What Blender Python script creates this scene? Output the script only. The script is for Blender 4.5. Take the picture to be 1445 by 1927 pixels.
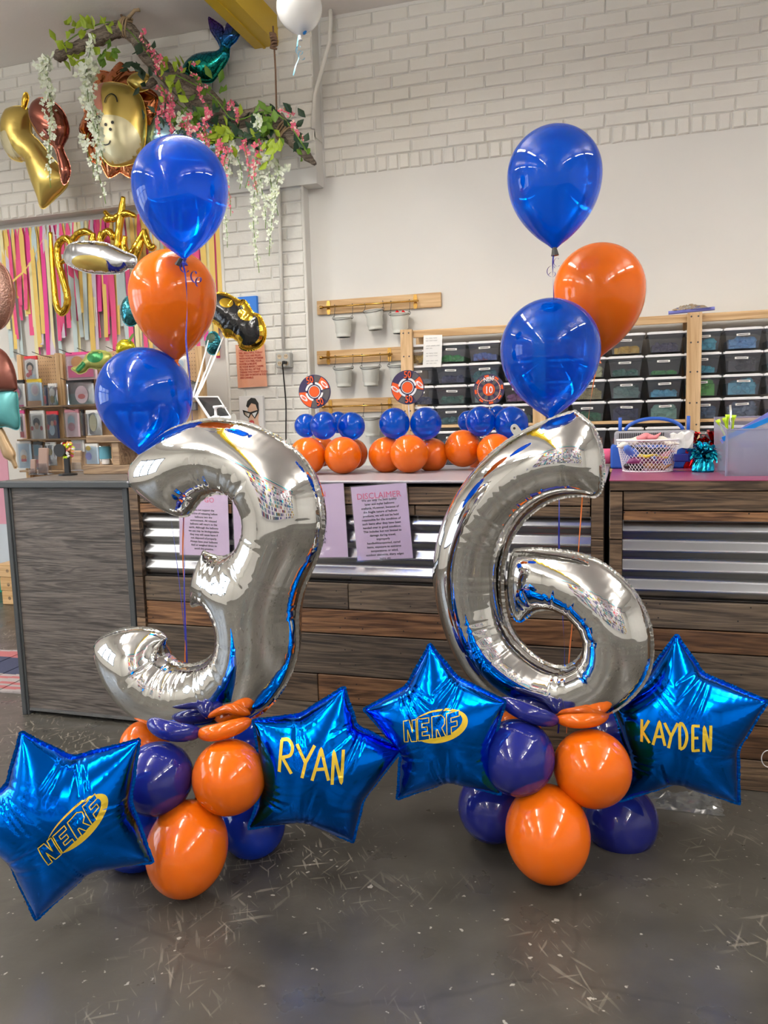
import bpy, bmesh, math, random
import numpy as np
from mathutils import Vector, Matrix, kdtree
random.seed(7); rng = np.random.RandomState(5)
S = bpy.context.scene
for o in list(bpy.data.objects): bpy.data.objects.remove(o)
C = S.collection
# ---------------------------------------------------------------- camera
F, YAW, PIT, ROL, H = 1500.0, 17.1, 6.94, 1.56, 1.35
IW, IH = 1445, 1927
CM = (Matrix.Rotation(math.radians(YAW), 4, 'Z') @ Matrix.Rotation(math.radians(90-PIT), 4, 'X')
      @ Matrix.Rotation(math.radians(-ROL), 4, 'Z'))
cd = bpy.data.cameras.new('camera'); cam = bpy.data.objects.new('camera', cd); C.objects.link(cam)
cd.sensor_fit = 'HORIZONTAL'; cd.sensor_width = 36; cd.lens = F/IW*36; cd.clip_start = 0.05
cam.matrix_world = Matrix.Translation((0, 0, H)) @ CM
S.camera = cam
# ---------------------------------------------------------------- world, daylight, exposure
S.view_settings.view_transform = 'Standard'; S.view_settings.look = 'None'
S.view_settings.gamma = 1; S.view_settings.use_curve_mapping = False
S.view_settings.exposure = 0.0
W = bpy.data.worlds.new('world'); S.world = W; W.use_nodes = True
W.node_tree.nodes['Background'].inputs[0].default_value = (0.75, 0.87, 1.0, 1)
W.node_tree.nodes['Background'].inputs[1].default_value = 1.5
def area(name, loc, rot, sx, sy, power, col):
    l = bpy.data.lights.new(name, 'AREA'); l.shape = 'RECTANGLE'; l.size = sx; l.size_y = sy
    l.energy = power; l.color = col
    o = bpy.data.objects.new(name, l); C.objects.link(o); o.location = loc; o.rotation_euler = rot
    return o
# daylight behind the shop windows: left wall and the wall behind the camera
WIN_L = 125
area('daylight_left', (-6.75, 0.6, 1.75), (0, math.radians(-90), 0), 2.0, 4.2, WIN_L, (0.80, 0.90, 1.0))
TUBE = 31      # W per fluorescent fixture, built below with its fixture
# ---------------------------------------------------------------- projection helpers
CP = Vector((0, 0, H))
def ray(x, y): return CM.to_3x3() @ Vector(((x-IW/2)/F, -(y-IH/2)/F, -1.0))
def aY(x, y, Y): d = ray(x, y); return CP + d*(Y/d.y)
def aZ(x, y, Z): d = ray(x, y); return CP + d*((Z-H)/d.z)
def aD(x, y, D): return CP + ray(x, y)*D
def dep(p): return -(CM.to_3x3().transposed() @ (Vector(p)-CP)).z
# ---------------------------------------------------------------- materials
MT = {}
def N(nt, t, **k):
    n = nt.nodes.new(t)
    for a, b in k.items():
        if a in n.inputs: n.inputs[a].default_value = b
        else: setattr(n, a, b)
    return n
def mat(name, col, rough=.5, metal=0, spec=.5, bump=0, bs=60, var=0, vs=4, coat=0, emit=0, stretch=None, sss=0):
    m = bpy.data.materials.new(name); m.use_nodes = True; nt = m.node_tree; L = nt.links.new
    b = nt.nodes['Principled BSDF']; c = tuple(col)+(1,)
    b.inputs['Base Color'].default_value = c; b.inputs['Roughness'].default_value = rough
    b.inputs['Metallic'].default_value = metal; b.inputs['Specular IOR Level'].default_value = spec
    if coat: b.inputs['Coat Weight'].default_value = coat; b.inputs['Coat Roughness'].default_value = .03
    if sss: b.inputs['Subsurface Weight'].default_value = sss; b.inputs['Subsurface Radius'].default_value = (.03, .01, .005)
    if emit: b.inputs['Emission Color'].default_value = c; b.inputs['Emission Strength'].default_value = emit
    if bump or var:
        tc = N(nt, 'ShaderNodeTexCoord'); mp = N(nt, 'ShaderNodeMapping'); L(tc.outputs['Object'], mp.inputs[0])
        if stretch: mp.inputs['Scale'].default_value = stretch
        if bump:
            n = N(nt, 'ShaderNodeTexNoise', Scale=bs, Detail=4); L(mp.outputs[0], n.inputs['Vector'])
            bp = N(nt, 'ShaderNodeBump', Strength=bump, Distance=.01); L(n.outputs[0], bp.inputs['Height']); L(bp.outputs[0], b.inputs['Normal'])
        if var:
            n = N(nt, 'ShaderNodeTexNoise', Scale=vs, Detail=5); L(mp.outputs[0], n.inputs['Vector'])
            r = N(nt, 'ShaderNodeValToRGB'); L(n.outputs[0], r.inputs[0])
            r.color_ramp.elements[0].position = .3; r.color_ramp.elements[1].position = .7
            r.color_ramp.elements[0].color = tuple(x*(1-var) for x in col)+(1,)
            r.color_ramp.elements[1].color = tuple(min(1, x*(1+var)) for x in col)+(1,)
            L(r.outputs[0], b.inputs['Base Color'])
    MT[name] = m; return m
def clear(name, col, dens=.5, tint=None, gl=1.0, rough=.03, emit=0):
    """thin-walled see-through film: coloured transmission + body colour + gloss"""
    m = bpy.data.materials.new(name); m.use_nodes = True; nt = m.node_tree; nt.nodes.clear(); L = nt.links.new
    t = N(nt, 'ShaderNodeBsdfTransparent', Color=tuple(tint or col)+(1,))
    d = N(nt, 'ShaderNodeBsdfDiffuse', Color=tuple(col)+(1,)); tl = N(nt, 'ShaderNodeBsdfTranslucent', Color=tuple(col)+(1,))
    md = N(nt, 'ShaderNodeMixShader', Fac=.5); L(d.outputs[0], md.inputs[1]); L(tl.outputs[0], md.inputs[2])
    mx = N(nt, 'ShaderNodeMixShader', Fac=dens); L(t.outputs[0], mx.inputs[1]); L(md.outputs[0], mx.inputs[2])
    g = N(nt, 'ShaderNodeBsdfGlossy', Roughness=rough, Color=(1, 1, 1, 1)); f = N(nt, 'ShaderNodeFresnel', IOR=1.45)
    mu = N(nt, 'ShaderNodeMath', operation='MULTIPLY'); L(f.outputs[0], mu.inputs[0]); mu.inputs[1].default_value = gl
    m2 = N(nt, 'ShaderNodeMixShader'); L(mu.outputs[0], m2.inputs[0]); L(mx.outputs[0], m2.inputs[1]); L(g.outputs[0], m2.inputs[2])
    o = N(nt, 'ShaderNodeOutputMaterial'); L(m2.outputs[0], o.inputs[0]); MT[name] = m; return m
def wood(name, c1, c2, rough=.6, ax=0, sc=1.0, spread=.35):
    m = bpy.data.materials.new(name); m.use_nodes = True; nt = m.node_tree; L = nt.links.new; b = nt.nodes['Principled BSDF']
    tc = N(nt, 'ShaderNodeTexCoord'); oi = N(nt, 'ShaderNodeObjectInfo'); mp = N(nt, 'ShaderNodeMapping')
    s = [22*sc]*3; s[ax] = 1.3*sc; mp.inputs['Scale'].default_value = s
    cb = N(nt, 'ShaderNodeCombineXYZ'); mm = N(nt, 'ShaderNodeMath', operation='MULTIPLY'); mm.inputs[1].default_value = 37
    L(oi.outputs['Random'], mm.inputs[0])
    for i in range(3): L(mm.outputs[0], cb.inputs[i])
    L(tc.outputs['Object'], mp.inputs[0]); L(cb.outputs[0], mp.inputs['Location'])
    n = N(nt, 'ShaderNodeTexNoise', Scale=1.6, Detail=7, Distortion=.9, Roughness=.65); L(mp.outputs[0], n.inputs['Vector'])
    n2 = N(nt, 'ShaderNodeTexNoise', Scale=.35, Detail=3, Distortion=2.5); L(mp.outputs[0], n2.inputs['Vector'])
    w = N(nt, 'ShaderNodeMath', operation='SINE'); ml = N(nt, 'ShaderNodeMath', operation='MULTIPLY'); ml.inputs[1].default_value = 40
    L(n2.outputs[0], ml.inputs[0]); L(ml.outputs[0], w.inputs[0])
    ad = N(nt, 'ShaderNodeMath', operation='MULTIPLY_ADD'); L(w.outputs[0], ad.inputs[0]); ad.inputs[1].default_value = .09; L(n.outputs[0], ad.inputs[2])
    r = N(nt, 'ShaderNodeValToRGB'); L(ad.outputs[0], r.inputs[0]); e = r.color_ramp.elements
    e[0].position = .33; e[1].position = .68; e[0].color = tuple(c1)+(1,); e[1].color = tuple(c2)+(1,)
    hs = N(nt, 'ShaderNodeHueSaturation'); L(r.outputs[0], hs.inputs['Color'])
    mr = N(nt, 'ShaderNodeMapRange'); L(oi.outputs['Random'], mr.inputs[0]); mr.inputs[3].default_value = 1-spread; mr.inputs[4].default_value = 1+spread
    L(mr.outputs[0], hs.inputs['Value']); L(hs.outputs[0], b.inputs['Base Color'])
    bp = N(nt, 'ShaderNodeBump', Strength=.35, Distance=.004); L(ad.outputs[0], bp.inputs['Height']); L(bp.outputs[0], b.inputs['Normal'])
    b.inputs['Roughness'].default_value = rough; MT[name] = m; return m

mat('paint', (.71, .70, .655), .62, bump=.35, bs=28, var=.035, vs=2.2)
mat('plaster', (.71, .705, .675), .65, bump=.08, bs=14, var=.03, vs=1.5)
mat('ceiling', (.78, .75, .72), .8, bump=.1, bs=40)
mat('yellow', (.62, .42, .02), .4)
mat('pinkpaint', (.72, .36, .47), .6); mat('greenpaint', (.02, .30, .20), .5); mat('bluewhite_daylit', (.62, .70, .78), .6)
mat('chrome', (.73, .725, .71), .035, 1)
mat('bluefoil', (.0, .18, .92), .12, 1)
mat('goldfoil', (.80, .52, .06), .10, 1); mat('goldsatin', (.66, .50, .14), .28, .8)
mat('copper', (.75, .27, .12), .14, 1); mat('rosebrown', (.30, .10, .07), .16, .85)
mat('creamfoil', (.72, .66, .42), .3, .5); mat('pinkfoil', (.70, .30, .22), .3, .5); mat('silverfoil', (.72, .74, .78), .14, 1)
mat('iceblue', (.42, .66, .80), .14, .9)
mat('goldvinyl', (.78, .55, .04), .35, .25)
mat('orange', (.76, .140, .004), .10, 0, .5, sss=.15); mat('navy', (.012, .018, .20), .07, 0, .6)
mat('cobalt', (.004, .035, .42), .08, 0, .6)
clear('crystal', (.0, .135, .84), .44, (.0, .44, 1.0), .85, .02)
clear('whitelatex', (.80, .80, .78), .88, (.9, .9, .9), 1.0, .1)
clear('film', (.85, .88, .92), .10, (.97, .98, .99), 1.5, .05)
clear('tub', (.42, .44, .48), .24, (.86, .88, .92), .9, .12)
clear('frost', (.66, .68, .86), .42, (.90, .91, .98), .9, .2)
clear('zip', (.80, .83, .90), .20, (.94, .95, .98), 1.3, .06)
clear('glass', (.9, .95, 1), .03, (.97, .98, 1), 1.3, .01)
mat('lid', (.82, .82, .82), .35); mat('paper', (.82, .81, .78), .7); mat('pinkpaper', (.66, .50, .69), .55)
mat('black', (.012, .012, .013), .35); mat('ink', (.02, .02, .02), .6); mat('titlepink', (.78, .12, .26), .6)
mat('greyframe', (.062, .068, .072), .42); mat('countergrey', (.36, .34, .37), .35); mat('burgundy', (.30, .055, .13), .32)
mat('edge', (.03, .022, .018), .6)
wood('plankdark', (.040, .024, .014), (.200, .128, .074), .55, sc=1.3); wood('plankbrown', (.068, .029, .012), (.27, .135, .060), .5, sc=1.2)
wood('plankgrey', (.048, .035, .025), (.190, .138, .092), .6, sc=1.4)
wood('laminate', (.048, .042, .038), (.175, .150, .134), .45, sc=1.9, spread=.02)
wood('pine', (.50, .30, .13), (.72, .50, .27), .5, sc=.7, spread=.06); wood('pinev', (.50, .31, .14), (.72, .50, .28), .5, ax=2, sc=.7, spread=.06)
wood('rusticwood', (.16, .10, .06), (.36, .25, .15), .6); wood('drift', (.07, .052, .04), (.30, .25, .20), .8, sc=1.6, spread=.05)
mat('peg', (.55, .36, .20), .6); mat('brass', (.58, .34, .09), .25, 1); mat('wire', (.08, .08, .08), .4, .6)
mat('bucket', (.82, .84, .78), .3); mat('whiteplastic', (.82, .82, .82), .3); mat('whitewire', (.85, .83, .86), .4)
mat('galv', (.44, .455, .48), .26, 1, bump=.04, bs=30)
mat('rope', (.22, .13, .08), .9); mat('jute', (.40, .29, .17), .9)
mat('leafbright', (.30, .42, .02), .5); mat('leafgreen', (.12, .25, .02), .5); mat('leafdark', (.018, .055, .025), .5)
mat('petalwhite', (.80, .86, .72), .7); mat('petalpink', (.75, .13, .22), .65); mat('petallight', (.85, .55, .50), .65)
mat('discorange', (.80, .10, .01), .4); mat('discnavy', (.04, .03, .09), .4); mat('discgrey', (.10, .095, .10), .4); mat('white', (.80, .80, .80), .4)
mat('posterorange', (.80, .34, .18), .6); mat('posterred', (.45, .06, .03), .6); mat('skin', (.76, .50, .36), .6); mat('lips', (.62, .08, .08), .5)
mat('canvasblue', (.03, .20, .70), .6); mat('outlet', (.42, .42, .40), .4, .3); mat('socket', (.62, .50, .34), .5)
mat('tealfoil', (.02, .48, .62), .16, 1); mat('redfoil', (.55, .015, .02), .16, 1)
mat('blueplastic', (.02, .10, .48), .4); mat('greyplastic', (.30, .30, .33), .5); mat('lime', (.55, .80, .02), .4)
mat('zipblue', (.01, .25, .75), .35); mat('zipviolet', (.22, .24, .66), .35)
mat('ribblue', (.02, .03, .36), .3); mat('riborange', (.75, .18, .03), .3); mat('ribsky', (.25, .60, .80), .4); mat('ribwhite', (.7, .7, .7), .5)
mat('screen', (.03, .032, .035), .1)
# ---------------------------------------------------------------- mesh helpers
class MB:
    def __init__(s): s.v = []; s.f = []
    def add(s, V, Fc):
        o = len(s.v); s.v += [tuple(v) for v in V]; s.f += [tuple(i+o for i in f) for f in Fc]; return s
    def box(s, c, d, R=None):
        x, y, z = (k/2 for k in d); c = Vector(c)
        V = [Vector((a*x, b*y, e*z)) for a in (-1, 1) for b in (-1, 1) for e in (-1, 1)]
        if R is not None: V = [R @ v for v in V]
        return s.add([v+c for v in V], [(0, 1, 3, 2), (4, 6, 7, 5), (0, 4, 5, 1), (2, 3, 7, 6), (0, 2, 6, 4), (1, 5, 7, 3)])
    def bb(s, x0, x1, y0, y1, z0, z1): return s.box(((x0+x1)/2, (y0+y1)/2, (z0+z1)/2), (abs(x1-x0), abs(y1-y0), abs(z1-z0)))
    def tube(s, pts, r, n=8, caps=True):
        pts = [Vector(p) for p in pts]; m = len(pts); rs = r if hasattr(r, '__len__') else [r]*m
        t0 = (pts[1]-pts[0]).normalized(); u = t0.orthogonal().normalized(); V = []
        for i, p in enumerate(pts):
            t = (pts[min(i+1, m-1)]-pts[max(i-1, 0)]).normalized()
            u = (u-t*u.dot(t)); u = u.normalized() if u.length > 1e-6 else t.orthogonal().normalized(); w = t.cross(u)
            for k in range(n):
                a = 2*math.pi*k/n; V.append(p+(u*math.cos(a)+w*math.sin(a))*rs[i])
        Fc = [(i*n+k, i*n+(k+1) % n, (i+1)*n+(k+1) % n, (i+1)*n+k) for i in range(m-1) for k in range(n)]
        if caps: Fc += [tuple(range(n))[::-1], tuple(range((m-1)*n, m*n))]
        return s.add(V, Fc)
    def lathe(s, prof, n=32, c=(0, 0, 0), sx=1, sy=1):
        V = []; Fc = []; rows = []
        for r, z in prof:
            if r < 1e-6: rows.append([len(V)]); V.append((c[0], c[1], c[2]+z))
            else:
                rows.append(list(range(len(V), len(V)+n)))
                V += [(c[0]+r*sx*math.cos(2*math.pi*k/n), c[1]+r*sy*math.sin(2*math.pi*k/n), c[2]+z) for k in range(n)]
        for a, b in zip(rows, rows[1:]):
            for k in range(n):
                q = (k+1) % n
                if len(a) == 1 and len(b) == 1: continue
                if len(a) == 1: Fc.append((a[0], b[k], b[q]))
                elif len(b) == 1: Fc.append((a[k], b[0], a[q]))
                else: Fc.append((a[k], b[k], b[q], a[q]))
        return s.add(V, Fc)
    def ribbon(s, pts, w, axis, n=None):
        """flat ribbon along pts, width direction 'axis' (vector or per-point list)"""
        pts = [Vector(p) for p in pts]; V = []
        for i, p in enumerate(pts):
            a = axis[i] if isinstance(axis, list) else axis; V += [p-Vector(a)*w/2, p+Vector(a)*w/2]
        return s.add(V, [(2*i, 2*i+1, 2*i+3, 2*i+2) for i in range(len(pts)-1)])
    def mesh(s, name, m=None, smooth=False):
        me = bpy.data.meshes.new(name); me.from_pydata(s.v, [], s.f); me.update()
        for x in (m if isinstance(m, (list, tuple)) else [m]):
            if x: me.materials.append(MT[x])
        if smooth: me.polygons.foreach_set('use_smooth', [True]*len(me.polygons))
        return me
    def build(s, name, m, parent=None, smooth=False, fix=False):
        me = s.mesh(name, m, smooth)
        if fix:
            b = bmesh.new(); b.from_mesh(me); bmesh.ops.recalc_face_normals(b, faces=b.faces); b.to_mesh(me); b.free()
        return link(name, me, parent)
def link(name, me, parent=None):
    o = bpy.data.objects.new(name, me); C.objects.link(o)
    if parent: o.parent = parent
    return o
def tag(o, label, cat, group=None, kind=None):
    if label: o['label'] = label
    if cat: o['category'] = cat
    if group: o['group'] = group
    if kind: o['kind'] = kind
    return o
def thing(name, label, cat, loc=(0, 0, 0), group=None, M=None, kind=None):
    o = bpy.data.objects.new(name, None); C.objects.link(o); o.empty_display_size = .05
    if M is not None: o.matrix_world = M
    else: o.location = loc
    return tag(o, label, cat, group, kind)
def struct(o): o['kind'] = 'structure'; return o
def stuff(o): o['kind'] = 'stuff'; return o
def bevel(o, w, seg=1):
    m = o.modifiers.new('bevel', 'BEVEL'); m.width = w; m.segments = seg; m.limit_method = 'ANGLE'; return o
def spl(pts, n=6, closed=False):
    """Catmull-Rom; a third value 1 on a 2D point marks a corner"""
    m = len(pts); D = 3 if len(pts[0]) > 3 or (len(pts[0]) == 3 and not isinstance(pts[0], tuple)) else 2
    P = [np.array(p[:2], float) for p in pts]; cr = [len(p) > 2 and p[2] for p in pts]; out = []
    for i in range(m if closed else m-1):
        p0, p1, p2, p3 = (P[(i-1) % m] if closed or i > 0 else P[i]), P[i], P[(i+1) % m], (P[(i+2) % m] if closed or i+2 < m else P[i+1])
        m1 = (p2-p0)/2 if not cr[i] else (p2-p1)*.8; m2 = (p3-p1)/2 if not cr[(i+1) % m] else (p2-p1)*.8
        for k in range(n):
            t = k/n; t2 = t*t; t3 = t2*t
            out.append(tuple((2*t3-3*t2+1)*p1+(t3-2*t2+t)*m1+(-2*t3+3*t2)*p2+(t3-t2)*m2))
    if not closed: out.append(tuple(P[-1]))
    return out
def spl3(pts, n=6):
    P = [Vector(p) for p in pts]; m = len(P); out = []
    for i in range(m-1):
        p0, p1, p2, p3 = P[max(i-1, 0)], P[i], P[i+1], P[min(i+2, m-1)]
        for k in range(n):
            t = k/n; out.append(.5*((2*p1)+(p2-p0)*t+(2*p0-5*p1+4*p2-p3)*t*t+(-p0+3*p1-3*p2+p3)*t**3))
    return out+[P[-1]]
class Pl:
    """a real plane in the room: centre, normal (towards the viewer); local X right, Z up, -Y out"""
    def __init__(s, c, n, up=(0, 0, 1)):
        s.c = Vector(c); Y = -Vector(n).normalized(); Z = Vector(up); Z = (Z-Y*Z.dot(Y)).normalized(); X = Y.cross(Z)
        s.X, s.Y, s.Z = X, Y, Z
        s.M = Matrix(((X.x, Y.x, Z.x, s.c.x), (X.y, Y.y, Z.y, s.c.y), (X.z, Y.z, Z.z, s.c.z), (0, 0, 0, 1)))
    def l(s, x, y):
        d = ray(x, y); t = (s.c-CP).dot(s.Y)/d.dot(s.Y); q = CP+d*t-s.c; return (q.dot(s.X), q.dot(s.Z))
    def L(s, pts): return [s.l(p[0], p[1])+tuple(p[2:]) for p in pts]
# ---------------------------------------------------------------- inflated foil shapes
def foil(name, poly, h, mt, parent, k=.9, wr=.25, wp=.02, wl=.012, iters=500, seed=0, seam=.005, sm=None):
    rr = np.random.RandomState(seed)
    P = np.array([p[:2] for p in poly], float); d = np.roll(P, -1, 0)-P; sl = np.hypot(*d.T); s = np.concatenate([[0], np.cumsum(sl)])
    tot = s[-1]; n = int(tot/(h*.3)); q = np.linspace(0, tot, n, endpoint=False)
    Pc = np.vstack([P, P[:1]]); B = np.stack([np.interp(q, s, Pc[:, 0]), np.interp(q, s, Pc[:, 1])], 1)
    area_ = .5*np.sum(B[:, 0]*np.roll(B[:, 1], -1)-np.roll(B[:, 0], -1)*B[:, 1])
    if area_ < 0: B = B[::-1].copy()
    sp = max(2, int(.012/(h*.3))); T = np.roll(B, -sp, 0)-np.roll(B, sp, 0); an = np.arctan2(T[:, 1], T[:, 0])
    kap = (np.roll(an, -sp)-np.roll(an, sp)+math.pi) % (2*math.pi)-math.pi; kap /= (2*sp*h*.3)
    kap = np.convolve(np.concatenate([kap[-30:], kap, kap[:30]]), np.ones(31)/31, 'same')[30:-30]
    mn = B.min(0)-2*h; mx = B.max(0)+2*h; nx, nz = (np.ceil((mx-mn)/h).astype(int)+1)
    gx = mn[0]+np.arange(nx)*h; gz = mn[1]+np.arange(nz)*h
    ins = np.zeros((nx, nz), bool); B2 = np.roll(B, -1, 0)
    for j, z in enumerate(gz+1e-7):
        c = (B[:, 1] > z) != (B2[:, 1] > z)
        xs = np.sort(B[c, 0]+(z-B[c, 1])/(B2[c, 1]-B[c, 1])*(B2[c, 0]-B[c, 0])); ins[:, j] = np.searchsorted(xs, gx) % 2 == 1
    kd = kdtree.KDTree(n)
    for i, b in enumerate(B): kd.insert((b[0], b[1], 0), i)
    kd.balance()
    dist = np.full((nx, nz), 9.); near = np.zeros((nx, nz), int)
    e = ins.copy(); e[1:] |= ins[:-1]; e[:-1] |= ins[1:]; e[:, 1:] |= ins[:, :-1]; e[:, :-1] |= ins[:, 1:]
    for i, j in zip(*np.nonzero(e)):
        _, a, dd = kd.find((gx[i], gz[j], 0)); dist[i, j] = dd; near[i, j] = a
    snap = e & (dist < .55*h); U = ins & ~snap; use = U | snap
    ph = np.zeros((nx, nz)); I, J = np.indices(ph.shape); m0 = U & ((I+J) % 2 == 0); m1 = U & ((I+J) % 2 == 1); w = 1.9 if max(nx, nz) > 60 else 1.75
    for it in range(iters):
        for m in (m0, m1):
            nb = np.zeros_like(ph); nb[1:-1, 1:-1] = .25*(ph[2:, 1:-1]+ph[:-2, 1:-1]+ph[1:-1, 2:]+ph[1:-1, :-2]+2*h*h)
            ph = np.where(m, (1-w)*ph+w*nb, ph)
    far = U & (dist >= 2.2*h) & (dist < 4.2*h); G = np.where(far, ph/np.maximum(dist, 1e-6), 0); kn = far.astype(float); todo = U & (dist < 2.2*h)
    for it in range(5):
        a = np.zeros_like(G); b = np.zeros_like(G)
        for dx in (-1, 0, 1):
            for dz in (-1, 0, 1): a += np.roll(np.roll(G*kn, dx, 0), dz, 1); b += np.roll(np.roll(kn, dx, 0), dz, 1)
        new = todo & (b > 0)
        G = np.where(new, a/np.maximum(b, 1e-6), G); kn = np.where(new, 1., kn)
    ph = np.where(todo & (kn > 0), dist*G, ph)
    Wd = k*np.sqrt(np.maximum(ph, 0))
    if wr:
        u = np.arange(n)/n*tot; ns = np.interp(u, np.arange(0, tot+.03, .02), rr.rand(len(np.arange(0, tot+.03, .02))))
        wv = u/wp+ns*1.1; gr = 1-np.abs(np.sin(math.pi*wv))**.5
        amp = np.clip(.25+np.abs(kap)/9, .2, 1.0)*(.5+.9*ns)*np.where(kap < -5, 1.8, 1); lam = wl*(.8+1.6*ns)*np.where(kap < -2, 2.6, 1.0)
        Wd = Wd*(1-wr*(amp*gr)[near]*np.exp(-dist/lam[near])*U)
    vid = np.full((nx, nz), -1); V = []; vb = {}
    xs = np.repeat(gx[:, None], nz, 1); zs = np.repeat(gz[None], nx, 0)
    xs[snap] = B[near[snap], 0]; zs[snap] = B[near[snap], 1]; Wd[snap] = 0; Wd[~use] = 0
    idx = list(zip(*np.nonzero(use))); 
    for c, (i, j) in enumerate(idx): vid[i, j] = c
    nf = len(idx); bid = vid.copy(); iu = [ij for ij in idx if U[ij]]
    for c, ij in enumerate(iu): bid[ij] = nf+c
    V = [(xs[a], -Wd[a], zs[a]) for a in idx]+[(xs[a], Wd[a], zs[a]) for a in iu]; Fc = []
    for i, j in zip(*np.nonzero(use[:-1, :-1] | use[1:, 1:])):
        q = [(i, j), (i+1, j), (i+1, j+1), (i, j+1)]; q = [a for a in q if use[a]]
        if len(q) < 3 or not any(U[a] for a in q): continue
        Fc.append(tuple(int(vid[a]) for a in q)); Fc.append(tuple(int(bid[a]) for a in q[::-1]))
    mb = MB(); mb.v = V; mb.f = Fc; ob = mb.build(name, mt, parent, True)
    if seam:
        st = max(1, int(.004/(h*.3))); b = B[::st]; t = np.roll(b, -1, 0)-np.roll(b, 1, 0); t /= np.maximum(np.hypot(*t.T), 1e-9)[:, None]
        nn = np.stack([t[:, 1], -t[:, 0]], 1); m = len(b); wy = (rr.rand(m)-.5)*.0015; sw = seam*(.8+.4*rr.rand(m))
        o = b+nn*sw[:, None]; mb = MB()
        mb.add([(x, 0, z) for x, z in b-nn*.001]+[(x, y, z) for (x, z), y in zip(o, wy)], [(i, (i+1) % m, (i+1) % m+m, i+m) for i in range(m)])
        mb.build('seam', sm or mt, parent, True)
    def hf(x, z):
        a = (x-mn[0])/h; b = (z-mn[1])/h; i = int(a); j = int(b)
        if i < 0 or j < 0 or i >= nx-1 or j >= nz-1: return 0
        a -= i; b -= j
        return (Wd[i, j]*(1-a)+Wd[i+1, j]*a)*(1-b)+(Wd[i, j+1]*(1-a)+Wd[i+1, j+1]*a)*b
    return hf
def drape_ribbon(mb, pts, w, hf, off=.0012, closed=False, step=.004):
    P = [Vector((p[0], p[1], 0)) for p in pts]
    if closed: P.append(P[0])
    Q = [P[0]]
    for a, b in zip(P, P[1:]):
        k = max(1, int((b-a).length/step)); Q += [a.lerp(b, i/k) for i in range(1, k+1)]
    V = []; m = len(Q)
    for i, p in enumerate(Q):
        if closed: t = Q[(i+1) % (m-1)]-Q[(i-1) % (m-1)]
        else: t = Q[min(i+1, m-1)]-Q[max(i-1, 0)]
        t = t.normalized() if t.length > 1e-9 else Vector((1, 0, 0)); nrm = Vector((-t.y, t.x, 0)); ww = w(i/(m-1)) if callable(w) else w
        for e in (-1, 0, 1):
            c = p+nrm*ww/2*e; V.append((c.x, -hf(c.x, c.y)-off, c.y))
    Fc = []
    for i in range(m-1):
        for e in (0, 1): Fc.append((3*i+e, 3*i+e+1, 3*i+e+4, 3*i+e+3))
    mb.add(V, Fc)
def drape_poly(mb, pts, hf, off=.001, step=.006):
    """filled 2D polygon gridded onto the surface"""
    P = np.array([p[:2] for p in pts]); b = bmesh.new(); vs = [b.verts.new((p[0], 0, p[1])) for p in P]; f = b.faces.new(vs)
    bmesh.ops.triangulate(b, faces=[f])
    for it in range(6):
        L = [e for e in b.edges if e.calc_length() > step*1.5]
        if not L: break
        bmesh.ops.subdivide_edges(b, edges=L, cuts=1); bmesh.ops.triangulate(b, faces=[f for f in b.faces if len(f.verts) > 3])
    b.verts.index_update(); V = [(v.co.x, -hf(v.co.x, v.co.z)-off, v.co.z) for v in b.verts]; Fc = [tuple(v.index for v in f.verts) for f in b.faces]; b.free(); mb.add(V, Fc)
def ell(cx, cy, rx, ry, n=32, rot=0, a0=0, a1=2*math.pi):
    out = []
    for i in range(n):
        a = a0+(a1-a0)*i/(n if abs(a1-a0-2*math.pi) < 1e-6 else n-1); x, y = rx*math.cos(a), ry*math.sin(a)
        out.append((cx+x*math.cos(rot)-y*math.sin(rot), cy+x*math.sin(rot)+y*math.cos(rot)))
    return out
def text(s, size, mt, parent, loc=(0, 0, 0), rot=(math.pi/2, 0, 0), align='CENTER', name='lettering', ext=0, sx=1, bold=0, ls=1):
    c = bpy.data.curves.new('t', 'FONT'); c.body = s; c.size = size; c.align_x = align; c.align_y = 'CENTER'; c.extrude = ext; c.offset = bold; c.resolution_u = 2; c.space_line = ls
    o = bpy.data.objects.new('t', c); C.objects.link(o); bpy.context.view_layer.update()
    me = bpy.data.meshes.new_from_object(o); bpy.data.objects.remove(o); me.name = name
    me.materials.clear(); me.materials.append(MT[mt]); q = link(name, me, parent); q.location = loc; q.rotation_euler = rot; q.scale = (sx, 1, 1); return q
# ================================================================ THE SETTING
YL, YR, ZC = 5.08, 5.20, 3.925
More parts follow.
